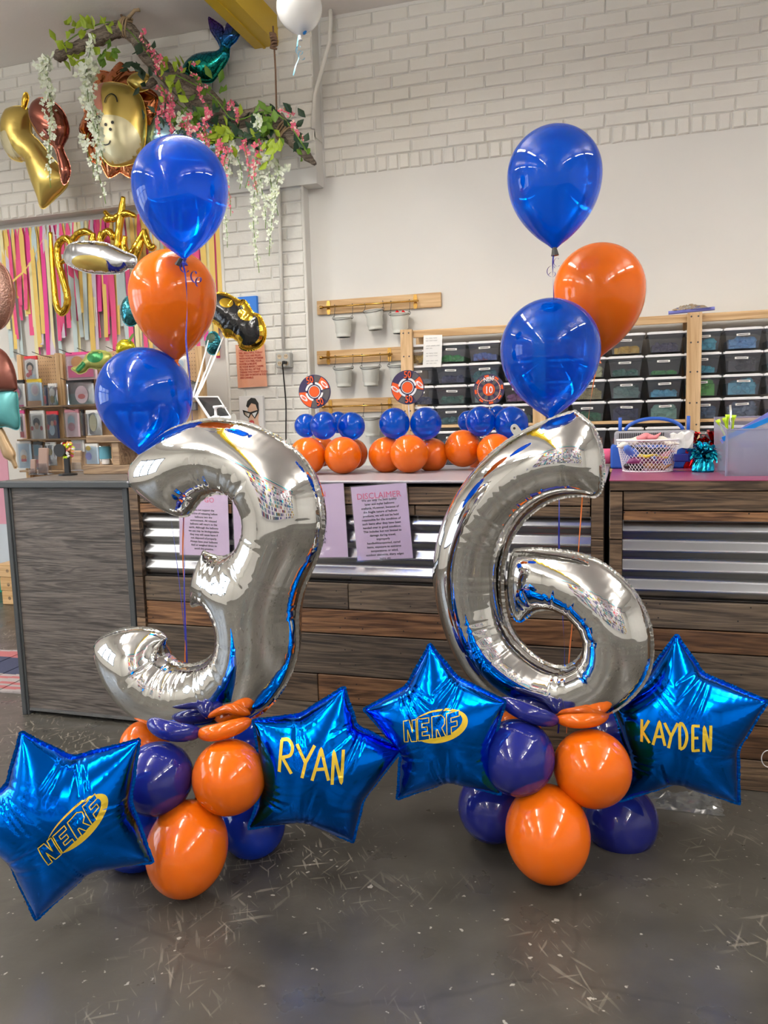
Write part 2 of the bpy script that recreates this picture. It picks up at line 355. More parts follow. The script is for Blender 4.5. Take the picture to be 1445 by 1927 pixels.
# floor: dark stained concrete, scuffed
def floor_mat():
    m = bpy.data.materials.new('concrete'); m.use_nodes = True; nt = m.node_tree; L = nt.links.new; b = nt.nodes['Principled BSDF']
    tc = N(nt, 'ShaderNodeTexCoord')
    def noise(sc, det, lo, hi, scale=(1, 1, 1), rot=0, dist=0):
        mp = N(nt, 'ShaderNodeMapping', vector_type='TEXTURE'); mp.inputs['Scale'].default_value = tuple(1/q for q in scale); mp.inputs['Rotation'].default_value = (0, 0, rot); mp.inputs['Location'].default_value = (sc, rot*7, 0)
        L(tc.outputs['Object'], mp.inputs[0]); n = N(nt, 'ShaderNodeTexNoise', Scale=sc, Detail=det, Distortion=dist); L(mp.outputs[0], n.inputs['Vector'])
        r = N(nt, 'ShaderNodeMapRange'); L(n.outputs[0], r.inputs[0]); r.inputs[1].default_value = lo; r.inputs[2].default_value = hi; return r.outputs[0], n
    def mix(fac, a, c):
        x = N(nt, 'ShaderNodeMix', data_type='RGBA'); L(fac, x.inputs[0])
        for s, v in ((6, a), (7, c)):
            if isinstance(v, tuple): x.inputs[s].default_value = v+(1,)
            else: L(v, x.inputs[s])
        return x.outputs[2]
    def mul(a, k):
        x = N(nt, 'ShaderNodeMath', operation='MULTIPLY'); L(a, x.inputs[0])
        if isinstance(k, float): x.inputs[1].default_value = k
        else: L(k, x.inputs[1])
        return x.outputs[0]
    f0, _ = noise(1.1, 8, .35, .68, dist=.6); f1, _ = noise(5, 8, .38, .72)
    c = mix(f0, (.037, .035, .029), (.082, .075, .063)); c = mix(mul(f1, .55), c, (.092, .085, .072))
    f2, _ = noise(2.3, 4, .60, .75, dist=1.2); c = mix(mul(f2, .45), c, (.030, .030, .032))
    gate, _ = noise(1.6, 2, .48, .66)
    for k, rot in enumerate((.5, -.6, 1.3, 2.2, -1.1)):
        s, _ = noise(6.0+k*.9, 1.2, .665, .70, (1.0, 9, 1), rot); c = mix(mul(mul(s, gate), .6), c, (.32, .29, .235))
    ch, _ = noise(38, 2.5, .69, .72); c = mix(mul(ch, .7), c, (.42, .40, .35))
    cr = N(nt, 'ShaderNodeTexVoronoi', feature='DISTANCE_TO_EDGE', Scale=.9); mp = N(nt, 'ShaderNodeMapping'); L(tc.outputs['Object'], mp.inputs[0])
    nn = N(nt, 'ShaderNodeTexNoise', Scale=1.5, Detail=3); L(tc.outputs['Object'], nn.inputs['Vector']); va = N(nt, 'ShaderNodeVectorMath', operation='MULTIPLY_ADD')
    L(nn.outputs['Color'], va.inputs[0]); va.inputs[1].default_value = (.5, .5, .5); L(mp.outputs[0], va.inputs[2]); L(va.outputs[0], cr.inputs['Vector'])
    r = N(nt, 'ShaderNodeMapRange'); L(cr.outputs['Distance'], r.inputs[0]); r.inputs[1].default_value = .003; r.inputs[2].default_value = .012; r.inputs[3].default_value = .22; r.inputs[4].default_value = 0
    c = mix(r.outputs[0], c, (.018, .017, .015)); L(c, b.inputs['Base Color'])
    rg, _ = noise(6, 5, .3, .7); mr = N(nt, 'ShaderNodeMapRange'); L(rg, mr.inputs[0]); mr.inputs[3].default_value = .24; mr.inputs[4].default_value = .42; L(mr.outputs[0], b.inputs['Roughness'])
    b.inputs['Specular IOR Level'].default_value = .42
    bp = N(nt, 'ShaderNodeBump', Strength=.12, Distance=.01); L(f1, bp.inputs['Height']); L(bp.outputs[0], b.inputs['Normal']); MT['concrete'] = m
floor_mat()
XL, XR, YF = -6.6, 5.0, -3.4
struct(MB().bb(XL-.2, XR+.2, YF-.2, YR+.2, -.1, 0).build('floor', 'concrete'))
struct(MB().bb(XL-.2, XR+.2, YF-.2, YR+.2, ZC, ZC+.12).build('ceiling', 'ceiling'))
wb = struct(MB().bb(-1.96, XR, YR, YR+.2, 0, ZC).build('wall_back', 'plaster'))
wl = MB().bb(XL, -1.96, YL, YR+.2, 2.865, ZC).bb(XL, -1.96, YR, YR+.2, 0, 2.865)
wl = struct(wl.build('wall_back_left', 'plaster'))
wp = struct(MB().bb(-2.69, -2.07, 5.11, YR, 0, 2.87).build('wall_pilaster', 'plaster'))
struct(MB().bb(XR, XR+.2, YF, YR, 0, ZC).build('wall_right', 'plaster'))
# brick faces: each brick its own piece
def brick_mesh(w, h, d, b, seed):
    r = random.Random(seed); j = lambda: r.uniform(-.0025, .0025)
    F0 = [(-w/2+j(), 0, -h/2+j()), (w/2+j(), 0, -h/2+j()), (w/2+j(), 0, h/2+j()), (-w/2+j(), 0, h/2+j())]
    F1 = [(x, -d+b, z) for x, _, z in F0]; F2 = [(x*(1-2*b/w), -d+j()*.6, z*(1-2*b/h)) for x, _, z in F0]
    m = MB().add(F0+F1+F2, [(a+4*k, (a+1) % 4+4*k, (a+1) % 4+4*k+4, a+4*k+4) for k in (0, 1) for a in range(4)]+[(8, 9, 10, 11)])
    return m.mesh('brick', 'paint')
BW, BH, MJ = .240, .0805, .007
SB = [brick_mesh(BW-MJ, BH-MJ, .009, .006, i) for i in range(4)]; HB = [brick_mesh(BW/2-MJ, BH-MJ, .009, .006, 9+i) for i in range(2)]
RB = [brick_mesh(.066, .092, .011, .007, 20+i) for i in range(3)]
def brick(me, x, y, z, parent):
    o = link('brick', me, parent); o.location = (x, y, z); o.rotation_euler = (random.uniform(-.012, .012), random.uniform(-.008, .008), random.uniform(-.012, .012))
def courses(parent, x0, x1, y, z0, z1, skip=None):
    k = 0; z = z0+BH/2
    while z < z1-.01:
        x = x0+(0 if k % 2 else BW/2)
        if k % 2 == 0 and x0 > -90: brick(HB[k//2 % 2], x0+BW/4, y, z, parent)
        while x < x1-.04:
            if x+BW <= x1+.02: brick(random.choice(SB), x+BW/2, y, z, parent)
            elif x+BW/2 <= x1+.03: brick(random.choice(HB), x+BW/4, y, z, parent)
            x += BW
        z += BH; k += 1
def rowlocks(parent, x0, x1, y, z):
    x = x0+.037
    while x < x1: brick(random.choice(RB), x, y, z+.046, parent); x += .0735
courses(wb, -1.95, 1.15, YR, 3.02, ZC+.02); rowlocks(wb, -1.95, 1.15, YR, 2.927)
courses(wl, -4.84, -1.965, YL, 2.963, ZC); rowlocks(wl, -4.84, -2.7, YL, 2.868)
courses(wp, -2.68, -2.08, 5.11, 1.0, 2.86)
# sill ledge under the protruding brickwork, pilaster edge beads, base trim, conduits
struct(MB().bb(-2.07, -1.955, YL, YR, 3.15, 3.185).build('trim_1', 'paint'))
struct(MB().tube([(-2.685, 5.105, 0), (-2.685, 5.105, 2.86)], .012).tube([(-2.075, 5.105, 0), (-2.075, 5.105, 3.15)], .010).build('trim_2', 'paint', None, True))
struct(MB().bb(XL, -2.69, YR-.02, YR, .0, .15).build('baseboard_left', 'greenpaint'))
struct(MB().bb(XL, -4.72, YR-.006, YR, .56, 1.28).build('trim_3', 'pinkpaint'))
struct(MB().bb(XL, -3.9, YR-.006, YR, .15, .56).build('trim_4', 'bluewhite_daylit'))  # pale blue wall band, bluish window daylight painted into its colour
# yellow painted beam
b = MB().bb(-2.355, -2.19, -3.5, YL, 3.745, ZC).build('ceiling_beam', 'yellow')
tag(b, 'yellow painted steel beam running along the ceiling to the brick wall', 'beam')
bb = MB().bb(-2.295, -2.28, -3.5, YL, 3.737, 3.745); bb.build('flange_lip', 'yellow', b)
# left wall with shop windows, and wall behind the camera with windows and merchandise
ws = MB().bb(XL-.2, XL, YF, YR, 0, .75).bb(XL-.2, XL, YF, YR, 2.75, ZC).bb(XL-.2, XL, YF, -1.4, .75, 2.75).bb(XL-.2, XL, 2.56, YR, .75, 2.75)
struct(ws.build('wall_left', 'plaster'))
wf = MB().bb(XL, XR, YF-.2, YF, 0, ZC)
struct(wf.build('wall_front', 'plaster'))
for k in range(3):
    y0 = -1.4+k*1.32; fr = MB()
    fr.bb(XL-.1, XL-.03, y0, y0+.07, .75, 2.75).bb(XL-.1, XL-.03, y0+1.25, y0+1.32, .75, 2.75).bb(XL-.1, XL-.03, y0, y0+1.32, .75, .82).bb(XL-.1, XL-.03, y0, y0+1.32, 2.68, 2.75).bb(XL-.1, XL-.03, y0, y0+1.32, 2.05, 2.11)
    w = struct(fr.build('window_%d' % (k+1), 'black')); MB().bb(XL-.07, XL-.06, y0+.07, y0+1.25, .82, 2.68).build('pane', 'glass', w)
# fluorescent ceiling fixtures (tube + reflector housing); area lights under the tubes, upward ones added to brighten the ceiling
mat('tubeglow', (1, .96, .88), .4, emit=6)
def fixture(x, y, where):
    t = thing('ceiling_light', 'long white fluorescent light fixture on the ceiling '+where, 'light', (x, y, ZC), 'fluorescent lights on the ceiling')
    MB().bb(-.06, .06, -.65, .65, -.49, -.465).build('housing', 'white', t)
    for s in (-.5, .5): MB().tube([(0, s, -.465), (0, s, 0)], .006, 6).build('hanger', 'wire', t)
    for s in (-.05, .05): MB().tube([(s, -.62, -.515), (s, .62, -.515)], .019, 10).build('tube', 'tubeglow', t, True)
    area('fixture_light', (x, y, ZC-.54), (0, 0, 0), .14, 1.24, TUBE, (1.0, .96, .90)); area('added_ceiling_fill', (x, y, ZC-.46), (math.pi, 0, 0), .14, 1.24, TUBE*.9, (1.0, .96, .90))
for x, n in ((-1.75, 'left of the middle'), (2.35, 'on the right'), (-4.6, 'by the left windows')):
    for y, n2 in ((1.3, 'second from the counter'), (2.9, 'added nearest the counter'), (-.9, 'over the camera'), (-2.6, 'at the shop front')): fixture(x, y, n+', '+n2)  # row nearest the counter is unseen, added to light the back of the ceiling
# merchandise wall behind the camera (seen only in the balloons' reflections)
g = thing('display_grid', 'wall grid hung with rows of silvery packaged balloons behind the photographer', 'display', (-.3, YF+.004, 0))
m = MB(); random.seed(3)
MB().bb(-3.7, 3.7, 0, .03, .5, 3.3).build('grid_board', 'white', g)
cols = ['silverfoil', 'paper', 'pinkpaper', 'tealfoil', 'redfoil', 'goldfoil', 'navy', 'greyplastic']; bags = {c: MB() for c in cols}
for i in range(30):
    for j in range(10): bags[random.choice(cols[:3]+cols)].bb(-3.6+i*.24, -3.42+i*.24, .04, .07, .58+j*.27, .78+j*.27)
for c in cols: stuff(bags[c].build('package_rows', c, g))
for nm, zz, c, lb in (('wall_stripe', 3.45, 'pinkpaint', 'broad pink painted stripe high on the wall behind the photographer'), ('wall_stripe', 3.65, 'tealfoil', 'teal painted stripe above the pink one behind the photographer')):
    tag(MB().bb(-5, XR-.1, YF, YF+.01, zz, zz+.13).build(nm, c), lb, 'stripe')

# ================================================================ LATEX BALLOONS
def prof_float(R, Hb, top=1.0, neck=.055):
    p = [(R*math.sin(a)if i else 0, R*top*math.cos(a)) for i, a in enumerate(np.linspace(0, math.pi/2, 15))]
    for v in np.linspace(0, 1, 19)[1:]: p.append((max(R*neck, R*(1-v**2.15)**.86), -Hb*v))
    return p
def latex(px, py, r, D, mt, label, group, Hb=None, top=1.0, zs=1.0, tilt=None, contact=None, name='balloon', knot=True):
    if contact is not None: d = ray(px, py); D = (H-contact)/(r*zs/F-d.z)
    c = aD(px, py, D); R = r*D/F
    t = thing(name, label, 'balloon', c, group)
    if Hb: p = prof_float(R, Hb*D/F, top)
    else:
        p = [(R*math.sin(a) if 0 < i < 27 else 0, R*zs*math.cos(a)) for i, a in enumerate(np.linspace(0, math.pi, 28))]
        if mt != 'orange': pass
    e = math.hypot(*tilt) if tilt else 0
    b = MB().lathe(p, 40).build('latex_body', mt, t, True, fix=True)
    if tilt:   # direction (camera right, camera up) the knot points to
        R3 = CM.to_3x3(); d = (R3 @ Vector((tilt[0], tilt[1], tilt[2] if len(tilt) > 2 else 0))).normalized()
        b.rotation_euler = d.to_track_quat('-Z', 'Y').to_euler()
    if knot:
        z = -(Hb*D/F if Hb else R*zs)
        k = MB().lathe([(0, .004), (.006, .003), (.007, -.004), (.004, -.008), (.009, -.018), (.010, -.020), (0, -.018)], 12, (0, 0, z)).build('knot', {'crystal': 'ribblue', 'whitelatex': 'white'}.get(mt, mt), b, True, fix=True)
    return t, c, D
def cdep(px, py, r, zs): return H/(r*zs/F-ray(px, py).z)
DL0, DR0 = cdep(352, 1596, 76, 1.16), cdep(1030, 1568, 79, 1.14); print('DEPTHS', DL0, DR0)
GL, GR = 'helium balloons floating over the number three', 'helium balloons floating over the number six'
l1, cl1, dl1 = latex(339, 351, 89, 2.25, 'crystal', 'translucent royal blue latex balloon, highest above the silver number three', GL, 131)
l2, cl2, dl2 = latex(325, 553, 81, 2.45, 'orange', 'orange latex balloon floating between two blue ones above the number three', GL, 122)
l3, cl3, dl3 = latex(272, 744, 89, DL0+.22, 'crystal', 'translucent blue latex balloon just behind the top of the silver number three', GL, 112, tilt=(-.06, -1))
r1, cr1, dr1 = latex(1043, 329, 88, 2.25, 'crystal', 'translucent royal blue latex balloon, highest above the silver number six', GR, 134)
r2, cr2, dr2 = latex(1127, 545, 85, 2.48, 'orange', 'orange latex balloon floating behind the blue ones above the number six', GR, 125)
r3, cr3, dr3 = latex(1035, 656, 93, DR0+.02, 'crystal', 'translucent blue latex balloon just above the top of the silver number six', GR, 130)
# base of the left column
GB = 'round balloons at the base of the number three'; GC = 'round balloons at the base of the number six'
tL, cL, DL = latex(352, 1596, 76, 0, 'orange', 'orange balloon on the floor at the very front below the number three', GB, zs=1.16, contact=0, tilt=(.1, .9, -.5))
latex(295, 1465, 67, DL+.03, 'navy', 'navy blue balloon, front left of the pair under the number three', GB, zs=1.07, tilt=(.3, .2, -1))
latex(431, 1462, 69, DL+.03, 'orange', 'orange balloon, front right of the pair under the number three', GB, zs=1.06, tilt=(-.3, .2, -1))
latex(258, 1567, 70, DL+.17, 'cobalt', 'blue balloon on the floor behind the left foil star', GB, zs=1.03, tilt=(.5, .5, -1))
latex(475, 1552, 62, DL+.22, 'cobalt', 'blue balloon on the floor between the orange ones and the star reading RYAN', GB, zs=1.0, tilt=(-.5, .5, -1))
latex(272, 1402, 46, DL+.30, 'orange', 'orange balloon peeking out behind the navy one under the number three', GB, zs=1.0, tilt=(.5, -.5, 1))
latex(480, 1402, 52, DL+.28, 'cobalt', 'blue balloon tucked behind the right side of the number three', GB, zs=1.0, tilt=(-.5, -.5, 1))
tR, cR, DR = latex(1030, 1568, 79, 0, 'orange', 'orange balloon on the floor at the very front below the number six', GC, zs=1.14, contact=0, tilt=(.0, .9, -.5))
latex(973, 1425, 70, DR+.03, 'navy', 'navy blue balloon, front left of the pair under the number six', GC, zs=1.05, tilt=(.3, .2, -1))
latex(1114, 1446, 72, DR+.03, 'orange', 'orange balloon, front right of the pair under the number six', GC, zs=1.03, tilt=(-.3, .2, -1))
latex(928, 1518, 66, DR+.20, 'navy', 'navy balloon on the floor at the back left under the number six', GC, zs=1.0, tilt=(.5, .5, -1))
latex(1168, 1543, 68, DR+.22, 'navy', 'navy balloon on the floor at the back right under the star reading KAYDEN', GC, zs=1.0, tilt=(-.5, .5, -1))
latex(975, 1378, 44, DR+.30, 'orange', 'orange balloon peeking out behind the navy one under the number six', GC, zs=1.0, tilt=(.5, -.5, 1))
latex(1160, 1400, 58, DR+.30, 'navy', 'navy balloon tucked between the number six and the star reading KAYDEN', GC, zs=1.0, tilt=(-.5, -.5, 1))
def twist(px, py, hw, hh, ang, D, mt, label, group):
    c = aD(px, py, D); t = thing('long_balloon', label, 'balloon', c, group); a, r = hw*D/F, hh*D/F
    R3 = CM.to_3x3(); u = (R3 @ Vector((math.cos(math.radians(ang)), math.sin(math.radians(ang)), 0))).normalized(); bk = -(R3 @ Vector((0, 0, 1)))
    P = [u*(a*s)+bk*(.05*s*s) for s in np.linspace(-1, 1, 25)]; rr = [max(.004, r*(1-abs(s)**3.2)**.5) for s in np.linspace(-1, 1, 25)]
    MB().tube(P, rr, 18).build('latex_body', mt, t, True); MB().lathe([(0, .005), (.006, 0), (0, -.006)], 8, tuple(P[0])).build('knot', mt, t, True)
twist(322, 1376, 51, 18, -12, DL+.01, 'navy', 'long navy modelling balloon wrapped under the number three', 'long balloons holding the numbers')
twist(417, 1376, 52, 16, 14, DL+.01, 'orange', 'long orange modelling balloon wrapped under the number three', 'long balloons holding the numbers')
twist(1000, 1344, 60, 17, -20, DR+.01, 'navy', 'long navy modelling balloon wrapped under the number six', 'long balloons holding the numbers')
twist(1102, 1356, 50, 14, 6, DR+.01, 'orange', 'long orange modelling balloon wrapped under the number six', 'long balloons holding the numbers')

# ================================================================ NUMBER BALLOONS
def zc(pts, ox, oy, s): return [(ox+p[0]*s, oy+p[1]*s)+tuple(p[2:]) for p in pts]
O3 = zc([(236, 330), (248, 280, 1), (300, 225), (380, 150), (470, 88), (580, 48), (700, 28), (800, 32), (900, 50), (1000, 86), (1090, 136), (1175, 200), (1250, 285), (1300, 370), (1330, 460), (1346, 560), (1348, 640), (1335, 740), (1300, 850), (1250, 960), (1215, 1060), (1198, 1160), (1200, 1260), (1195, 1370), (1165, 1480), (1110, 1590), (1030, 1690), (930, 1760), (800, 1803), (650, 1818), (500, 1812), (380, 1788), (280, 1738), (190, 1655), (120, 1555), (68, 1440), (40, 1370), (32, 1325, 1), (75, 1285), (150, 1252), (240, 1236), (330, 1238), (400, 1262), (438, 1298, 1), (420, 1345), (430, 1400), (490, 1438), (570, 1450), (650, 1432), (710, 1392), (750, 1335), (764, 1270), (756, 1200), (730, 1150), (690, 1110), (640, 1098), (585, 1108, 1), (583, 1040), (602, 950), (628, 870), (655, 793, 1), (700, 812), (760, 826), (820, 805), (870, 758), (905, 690), (914, 620), (893, 550), (850, 492), (800, 462), (730, 456), (670, 472), (625, 510), (595, 550), (565, 580), (525, 588, 1), (480, 575), (420, 545), (350, 500), (280, 450), (240, 395)], 170, 780, .32526)
O6 = zc([(905, 45, 1), (960, 88), (1010, 132), (1050, 220), (1074, 310), (1078, 420), (1065, 520, 1), (1040, 552), (1010, 560, 1), (940, 553), (850, 560), (760, 586), (680, 632), (610, 692), (550, 767), (505, 852), (478, 950), (467, 1050), (470, 1150), (484, 1260), (512, 1350), (560, 1430), (630, 1500), (700, 1550), (780, 1583), (850, 1585), (910, 1555), (952, 1500), (960, 1430), (935, 1360), (880, 1300), (810, 1257), (740, 1240), (670, 1250), (620, 1282), (580, 1315, 1), (550, 1303), (520, 1250), (505, 1170), (503, 1080), (508, 990), (523, 915), (545, 883, 1), (640, 875), (760, 880), (880, 895), (990, 925), (1090, 975), (1180, 1045), (1260, 1130), (1320, 1230), (1360, 1340), (1374, 1450), (1368, 1560), (1335, 1660), (1270, 1750), (1180, 1830), (1080, 1880), (960, 1905), (830, 1910), (700, 1895), (560, 1850), (440, 1790), (330, 1700), (240, 1590), (172, 1460), (115, 1300), (80, 1150), (66, 1020), (75, 900), (98, 780), (142, 650), (205, 530), (295, 410), (400, 300), (520, 210), (650, 140), (780, 85)], 800, 760, .3114)
D3, D6 = DL+.10, DR+.10
p3 = Pl(aD(395, 1080, D3), (-.10, -1, 0)); n3 = thing('number_balloon', 'large silver foil balloon shaped like the number three', 'balloon', M=p3.M, group='silver number balloons')
foil('foil_body', spl(p3.L(O3), 5, True), .0042, 'chrome', n3, k=.92, wr=.07, wp=.022, wl=.008, iters=450, seed=1, seam=.005)
p6 = Pl(aD(1020, 1060, D6), (-.30, -1, 0)); n6 = thing('number_balloon', 'large silver foil balloon shaped like the number six', 'balloon', M=p6.M, group='silver number balloons')
foil('foil_body', spl(p6.L(O6), 5, True), .0042, 'chrome', n6, k=.92, wr=.07, wp=.024, wl=.009, iters=450, seed=2, seam=.005)
def tab(pl, parent, x0, y0, x1, y1, w, hole=True):
    a = Vector(pl.l(x0, y0)); b = Vector(pl.l(x1, y1)); d = (b-a).normalized(); n = Vector((-d.y, d.x)); L_ = (b-a).length; out = [a-n*w*.6, a+n*w*.6]
    for k in range(9):
        t = math.pi*k/8; out.append(b+n*w/2*math.cos(t)+d*w/2*math.sin(t))
    P = [(p.x, -.001, p.y) for p in out]; P2 = [(x, .001, z) for x, _, z in P]; m = len(P)
    MB().add(P+P2, [tuple(range(m)), tuple(range(2*m-1, m-1, -1))]+[(i, (i+1) % m, (i+1) % m+m, i+m) for i in range(m)]).build('hanging_tab', 'chrome', parent)
    if hole: MB().add([(b.x+.004*math.cos(k), -.002, b.y+.004*math.sin(k)) for k in np.linspace(0, 6.28, 10)], [tuple(range(10))]).build('tab_hole', 'black', parent)
tab(p6, n6, 988, 835, 968, 806, .026); tab(p3, n3, 440, 795, 440, 784, .018, False); tab(p3, n3, 540, 840, 543, 830, .016, False)

# ================================================================ STARS
def star_poly(tips, cons): 
    out = []
    for t, c in zip(tips, cons): out += [t+(1,), c]
    return out
def star(tips, cons, cpx, D, nrm, label, seed, bul=None):
    pl = Pl(aD(cpx[0], cpx[1], D), nrm); t = thing('star_balloon', label, 'balloon', M=pl.M, group='blue foil star balloons'); pts = []
    T = [pl.l(*p) for p in tips]; Cn = [pl.l(*p) for p in cons]; n = len(T)
    for i in range(n):
        a, c, b = Vector(T[i]), Vector(Cn[i]), Vector(T[(i+1) % n]); pts.append(tuple(a)+(1,))
        for q in (.16, .34, .5, .66, .84):
            u = q*2 if q < .5 else (q-.5)*2; e = a.lerp(c, u) if q < .5 else c.lerp(b, u); ch = a.lerp(b, q); sm = e.lerp(ch, .16*math.sin(math.pi*q)+ (.0 if q != .5 else 0)); pts.append(tuple(sm))
    hf = foil('foil_body', spl(pts, 4, True), .0045, 'bluefoil', t, k=.88, wr=.11, wp=.016, wl=.014, iters=350, seed=seed, seam=.006)
    return pl, t, hf
s1 = star([(40, 1378), (262, 1392), (287, 1622), (68, 1730), (-72, 1548)], [(133, 1432), (240, 1505), (172, 1628), (22, 1620), (18, 1478)], (120, 1540), DL-.22, (.60, -.85, .03), 'crinkled blue foil star balloon with gold oval logo, at the far left', 11)
s2 = star([(647, 1294), (757, 1409), (664, 1584), (468, 1559), (477, 1356)], [(666, 1368), (680, 1503), (571, 1538), (500, 1480), (566, 1348)], (592, 1440), DL+.05, (.36, -1, .06), 'blue foil star balloon with the gold name RYAN', 12)
s3 = star([(809, 1213), (950, 1320), (941, 1494), (748, 1503), (685, 1335)], [(857, 1276), (922, 1405), (844, 1465), (760, 1413), (768, 1294)], (832, 1360), DR+.02, (.16, -1, .05), 'blue foil star balloon with gold oval logo, left of the number six', 13)
s4 = star([(1273, 1195), (1444, 1320), (1390, 1512), (1168, 1507), (1150, 1322)], [(1318, 1270), (1384, 1408), (1270, 1467), (1187, 1420), (1222, 1268)], (1278, 1365), DR+.06, (-.08, -1, .08), 'blue foil star balloon with the gold name KAYDEN, right of the number six', 14)
# hand-lettered names, strokes in unit boxes
SF = {'R': [[(0, 0), (.02, 1)], [(0, 1), (.35, 1.02), (.58, .82), (.5, .58), (.08, .48)], [(.12, .48), (.62, 0)]],
      'Y': [[(0, 1), (.36, .48)], [(.72, 1), (.36, .48), (.22, 0)]], 'A': [[(0, 0), (.36, 1), (.66, 0)], [(.12, .36), (.56, .38)]],
      'N': [[(0, 0), (.02, 1), (.5, .02), (.54, 1.02)]], 'K': [[(0, 0), (.02, 1)], [(.52, .98), (.06, .48), (.56, 0)]],
      'D': [[(0, 0), (0, 1), (.34, .86), (.5, .5), (.32, .12), (0, 0)]], 'E': [[(.5, .98), (0, 1), (0, 0), (.5, .02)], [(0, .52), (.4, .52)]]}
def gold_name(st, chars, w, scale_x=1.0):
    pl, t, hf = st
    for ch, x, y0, y1, sx, sl in chars:   # letter, left px, top px, bottom px, width px, slant
        mb = MB()
        for stroke in SF[ch]:
            pts = [pl.l(x+u*sx/.6+sl*v*(y1-y0), y1-(y1-y0)*v) for u, v in stroke]
            pts = spl(pts, 5) if len(pts) > 2 and ch in 'RD' else pts
            drape_ribbon(mb, pts, w, hf, .0015)
        mb.build('letter', 'goldvinyl', t)
gold_name(s2, [('R', 530, 1376, 1430, 22, .06), ('Y', 562, 1381, 1436, 27, .0), ('A', 590, 1386, 1440, 27, .0), ('N', 626, 1391, 1448, 20, .04)], .0088)
gold_name(s4, [('K', 1211, 1337, 1378, 16, 0), ('A', 1232, 1338, 1381, 20, 0), ('Y', 1253, 1340, 1385, 20, 0), ('D', 1281, 1342, 1387, 15, 0), ('E', 1304, 1345, 1390, 15, 0), ('N', 1324, 1347, 1393, 14, 0)], .0078)
# oval logo with block capitals
LT = {'N': [(0, 0), (0, 1), (.42, 1), (.62, .42), (.62, 1), (.9, 1), (.9, 0), (.5, 0), (.28, .6), (.28, 0)],
      'E': [(0, 0), (0, 1), (.8, 1), (.8, .78), (.3, .78), (.3, .6), (.68, .6), (.68, .4), (.3, .4), (.3, .22), (.8, .22), (.8, 0)],
      'R': [(0, 0), (0, 1), (.62, 1), (.86, .82), (.86, .58), (.66, .42), (.92, 0), (.58, 0), (.36, .38), (.28, .38), (.28, 0)],
      'F': [(0, 0), (0, 1), (.86, 1), (.86, .76), (.3, .76), (.3, .58), (.7, .58), (.7, .36), (.3, .36), (.3, 0)]}
def oval_logo(st, cx, cy, half, hh, ang, ln, ls, lh):
    pl, t, hf = st; a = math.radians(ang); D = dep(pl.c); k = D/F; c = Vector(pl.l(cx, cy))
    def g(u, v): return (c.x+(u*math.cos(a)-v*math.sin(a))*k, c.y+(u*math.sin(a)+v*math.cos(a))*k)
    mb = MB(); V = []; m = 48
    for i in range(m):
        q = 2*math.pi*i/m; o = (half*math.cos(q), hh*math.sin(q)); n_ = (half*.90*math.cos(q)-half*.07, hh*.76*math.sin(q)+hh*.13)
        for e in range(5):
            u = o[0]+(n_[0]-o[0])*e/4; v = o[1]+(n_[1]-o[1])*e/4; x, z = g(u, v); V.append((x, -hf(x, z)-.0012, z))
    mb.add(V, [(i*5+e, ((i+1) % m)*5+e, ((i+1) % m)*5+e+1, i*5+e+1) for i in range(m) for e in range(4)]); mb.build('logo_oval', 'goldvinyl', t)
    u = ls
    for ch in 'NERF':
        P = [g(u+x*ln+y*ln*.28, -lh/2+y*lh) for x, y in LT[ch]]; f = MB(); drape_poly(f, P, hf, .0022); f.build('logo_letter', 'bluefoil', t)
        r = MB(); drape_ribbon(r, P, .0026, hf, .0030, closed=True); r.build('letter_outline', 'goldvinyl', t); u += ln*1.0
oval_logo(s1, 150, 1518, 64, 30, 38, 33, -82, 36)
oval_logo(s3, 830, 1345, 53, 29, 13, 27, -70, 38)
# ================================================================ COUNTERS
YC, ZT = 2.92, 1.10
random.seed(21)
def planks(parent, x0, x1, rows, y=YC):
    for z0, z1, joints, m in rows:
        xs = [x0]+joints+[x1]
        for a, b in zip(xs, xs[1:]):
            d = random.uniform(0, .005); w = b-a
            o = MB().box((0, 0, 0), (w-.003, .02, z1-z0-.0035)).build('plank', random.choice(m), parent); o.location = ((a+b)/2, y+.012-d, (z0+z1)/2); bevel(o, .0018)
def corrugated(parent, x0, x1, z0, z1, n, y=YC):
    P = []; pitch = (z1-z0)/n
    for i in range(n):
        for f, d in ((0, .0), (.04, .0), (.12, .003), (.40, .017), (.47, .019), (.53, .019), (.60, .017), (.88, .003), (.96, 0)): P.append((z0+(i+f)*pitch, d))
    P.append((z1, 0)); V = []; k = 7
    for j in range(k):
        x = x0+(x1-x0)*j/(k-1); V += [(x, y+.030-d, z) for z, d in P]
    m = len(P); MB().add(V, [(j*m+i, (j+1)*m+i, (j+1)*m+i+1, j*m+i+1) for j in range(k-1) for i in range(m-1)]).build('corrugated_sheet', 'galv', parent, True)
    MB().bb(x0, x1, y+.031, y+.036, z0, z1).build('backing_board', 'edge', parent)
PD, PB, PG = ['plankdark', 'plankdark', 'plankgrey'], ['plankbrown', 'plankbrown', 'plankdark'], ['plankgrey', 'plankgrey']
cc = thing('counter', 'long middle shop counter of reclaimed planks and corrugated metal with a grey top', 'counter', (-1.05, 3.3, 0))
cc.location = (0, 0, 0)
MB().bb(-2.03, -.078, YC+.04, 3.78, .0, 1.075).build('carcass', 'edge', cc)
bevel(MB().bb(-2.035, -.074, YC-.012, 3.80, 1.090, ZT).build('countertop', 'countergrey', cc), .003)
planks(cc, -1.985, -.125, [(1.006, 1.076, [-1.4, -.80], PD), (.964, 1.005, [-1.55, -.775], PB), (.584, .690, [-1.057], PG), (.482, .583, [], PB), (.312, .481, [-1.62, -.5], PG), (.191, .311, [-1.2, -.35], PB), (.08, .190, [-.9], PD), (.0, .079, [-1.5], PD)])
corrugated(cc, -1.985, -.125, .691, .963, 4)
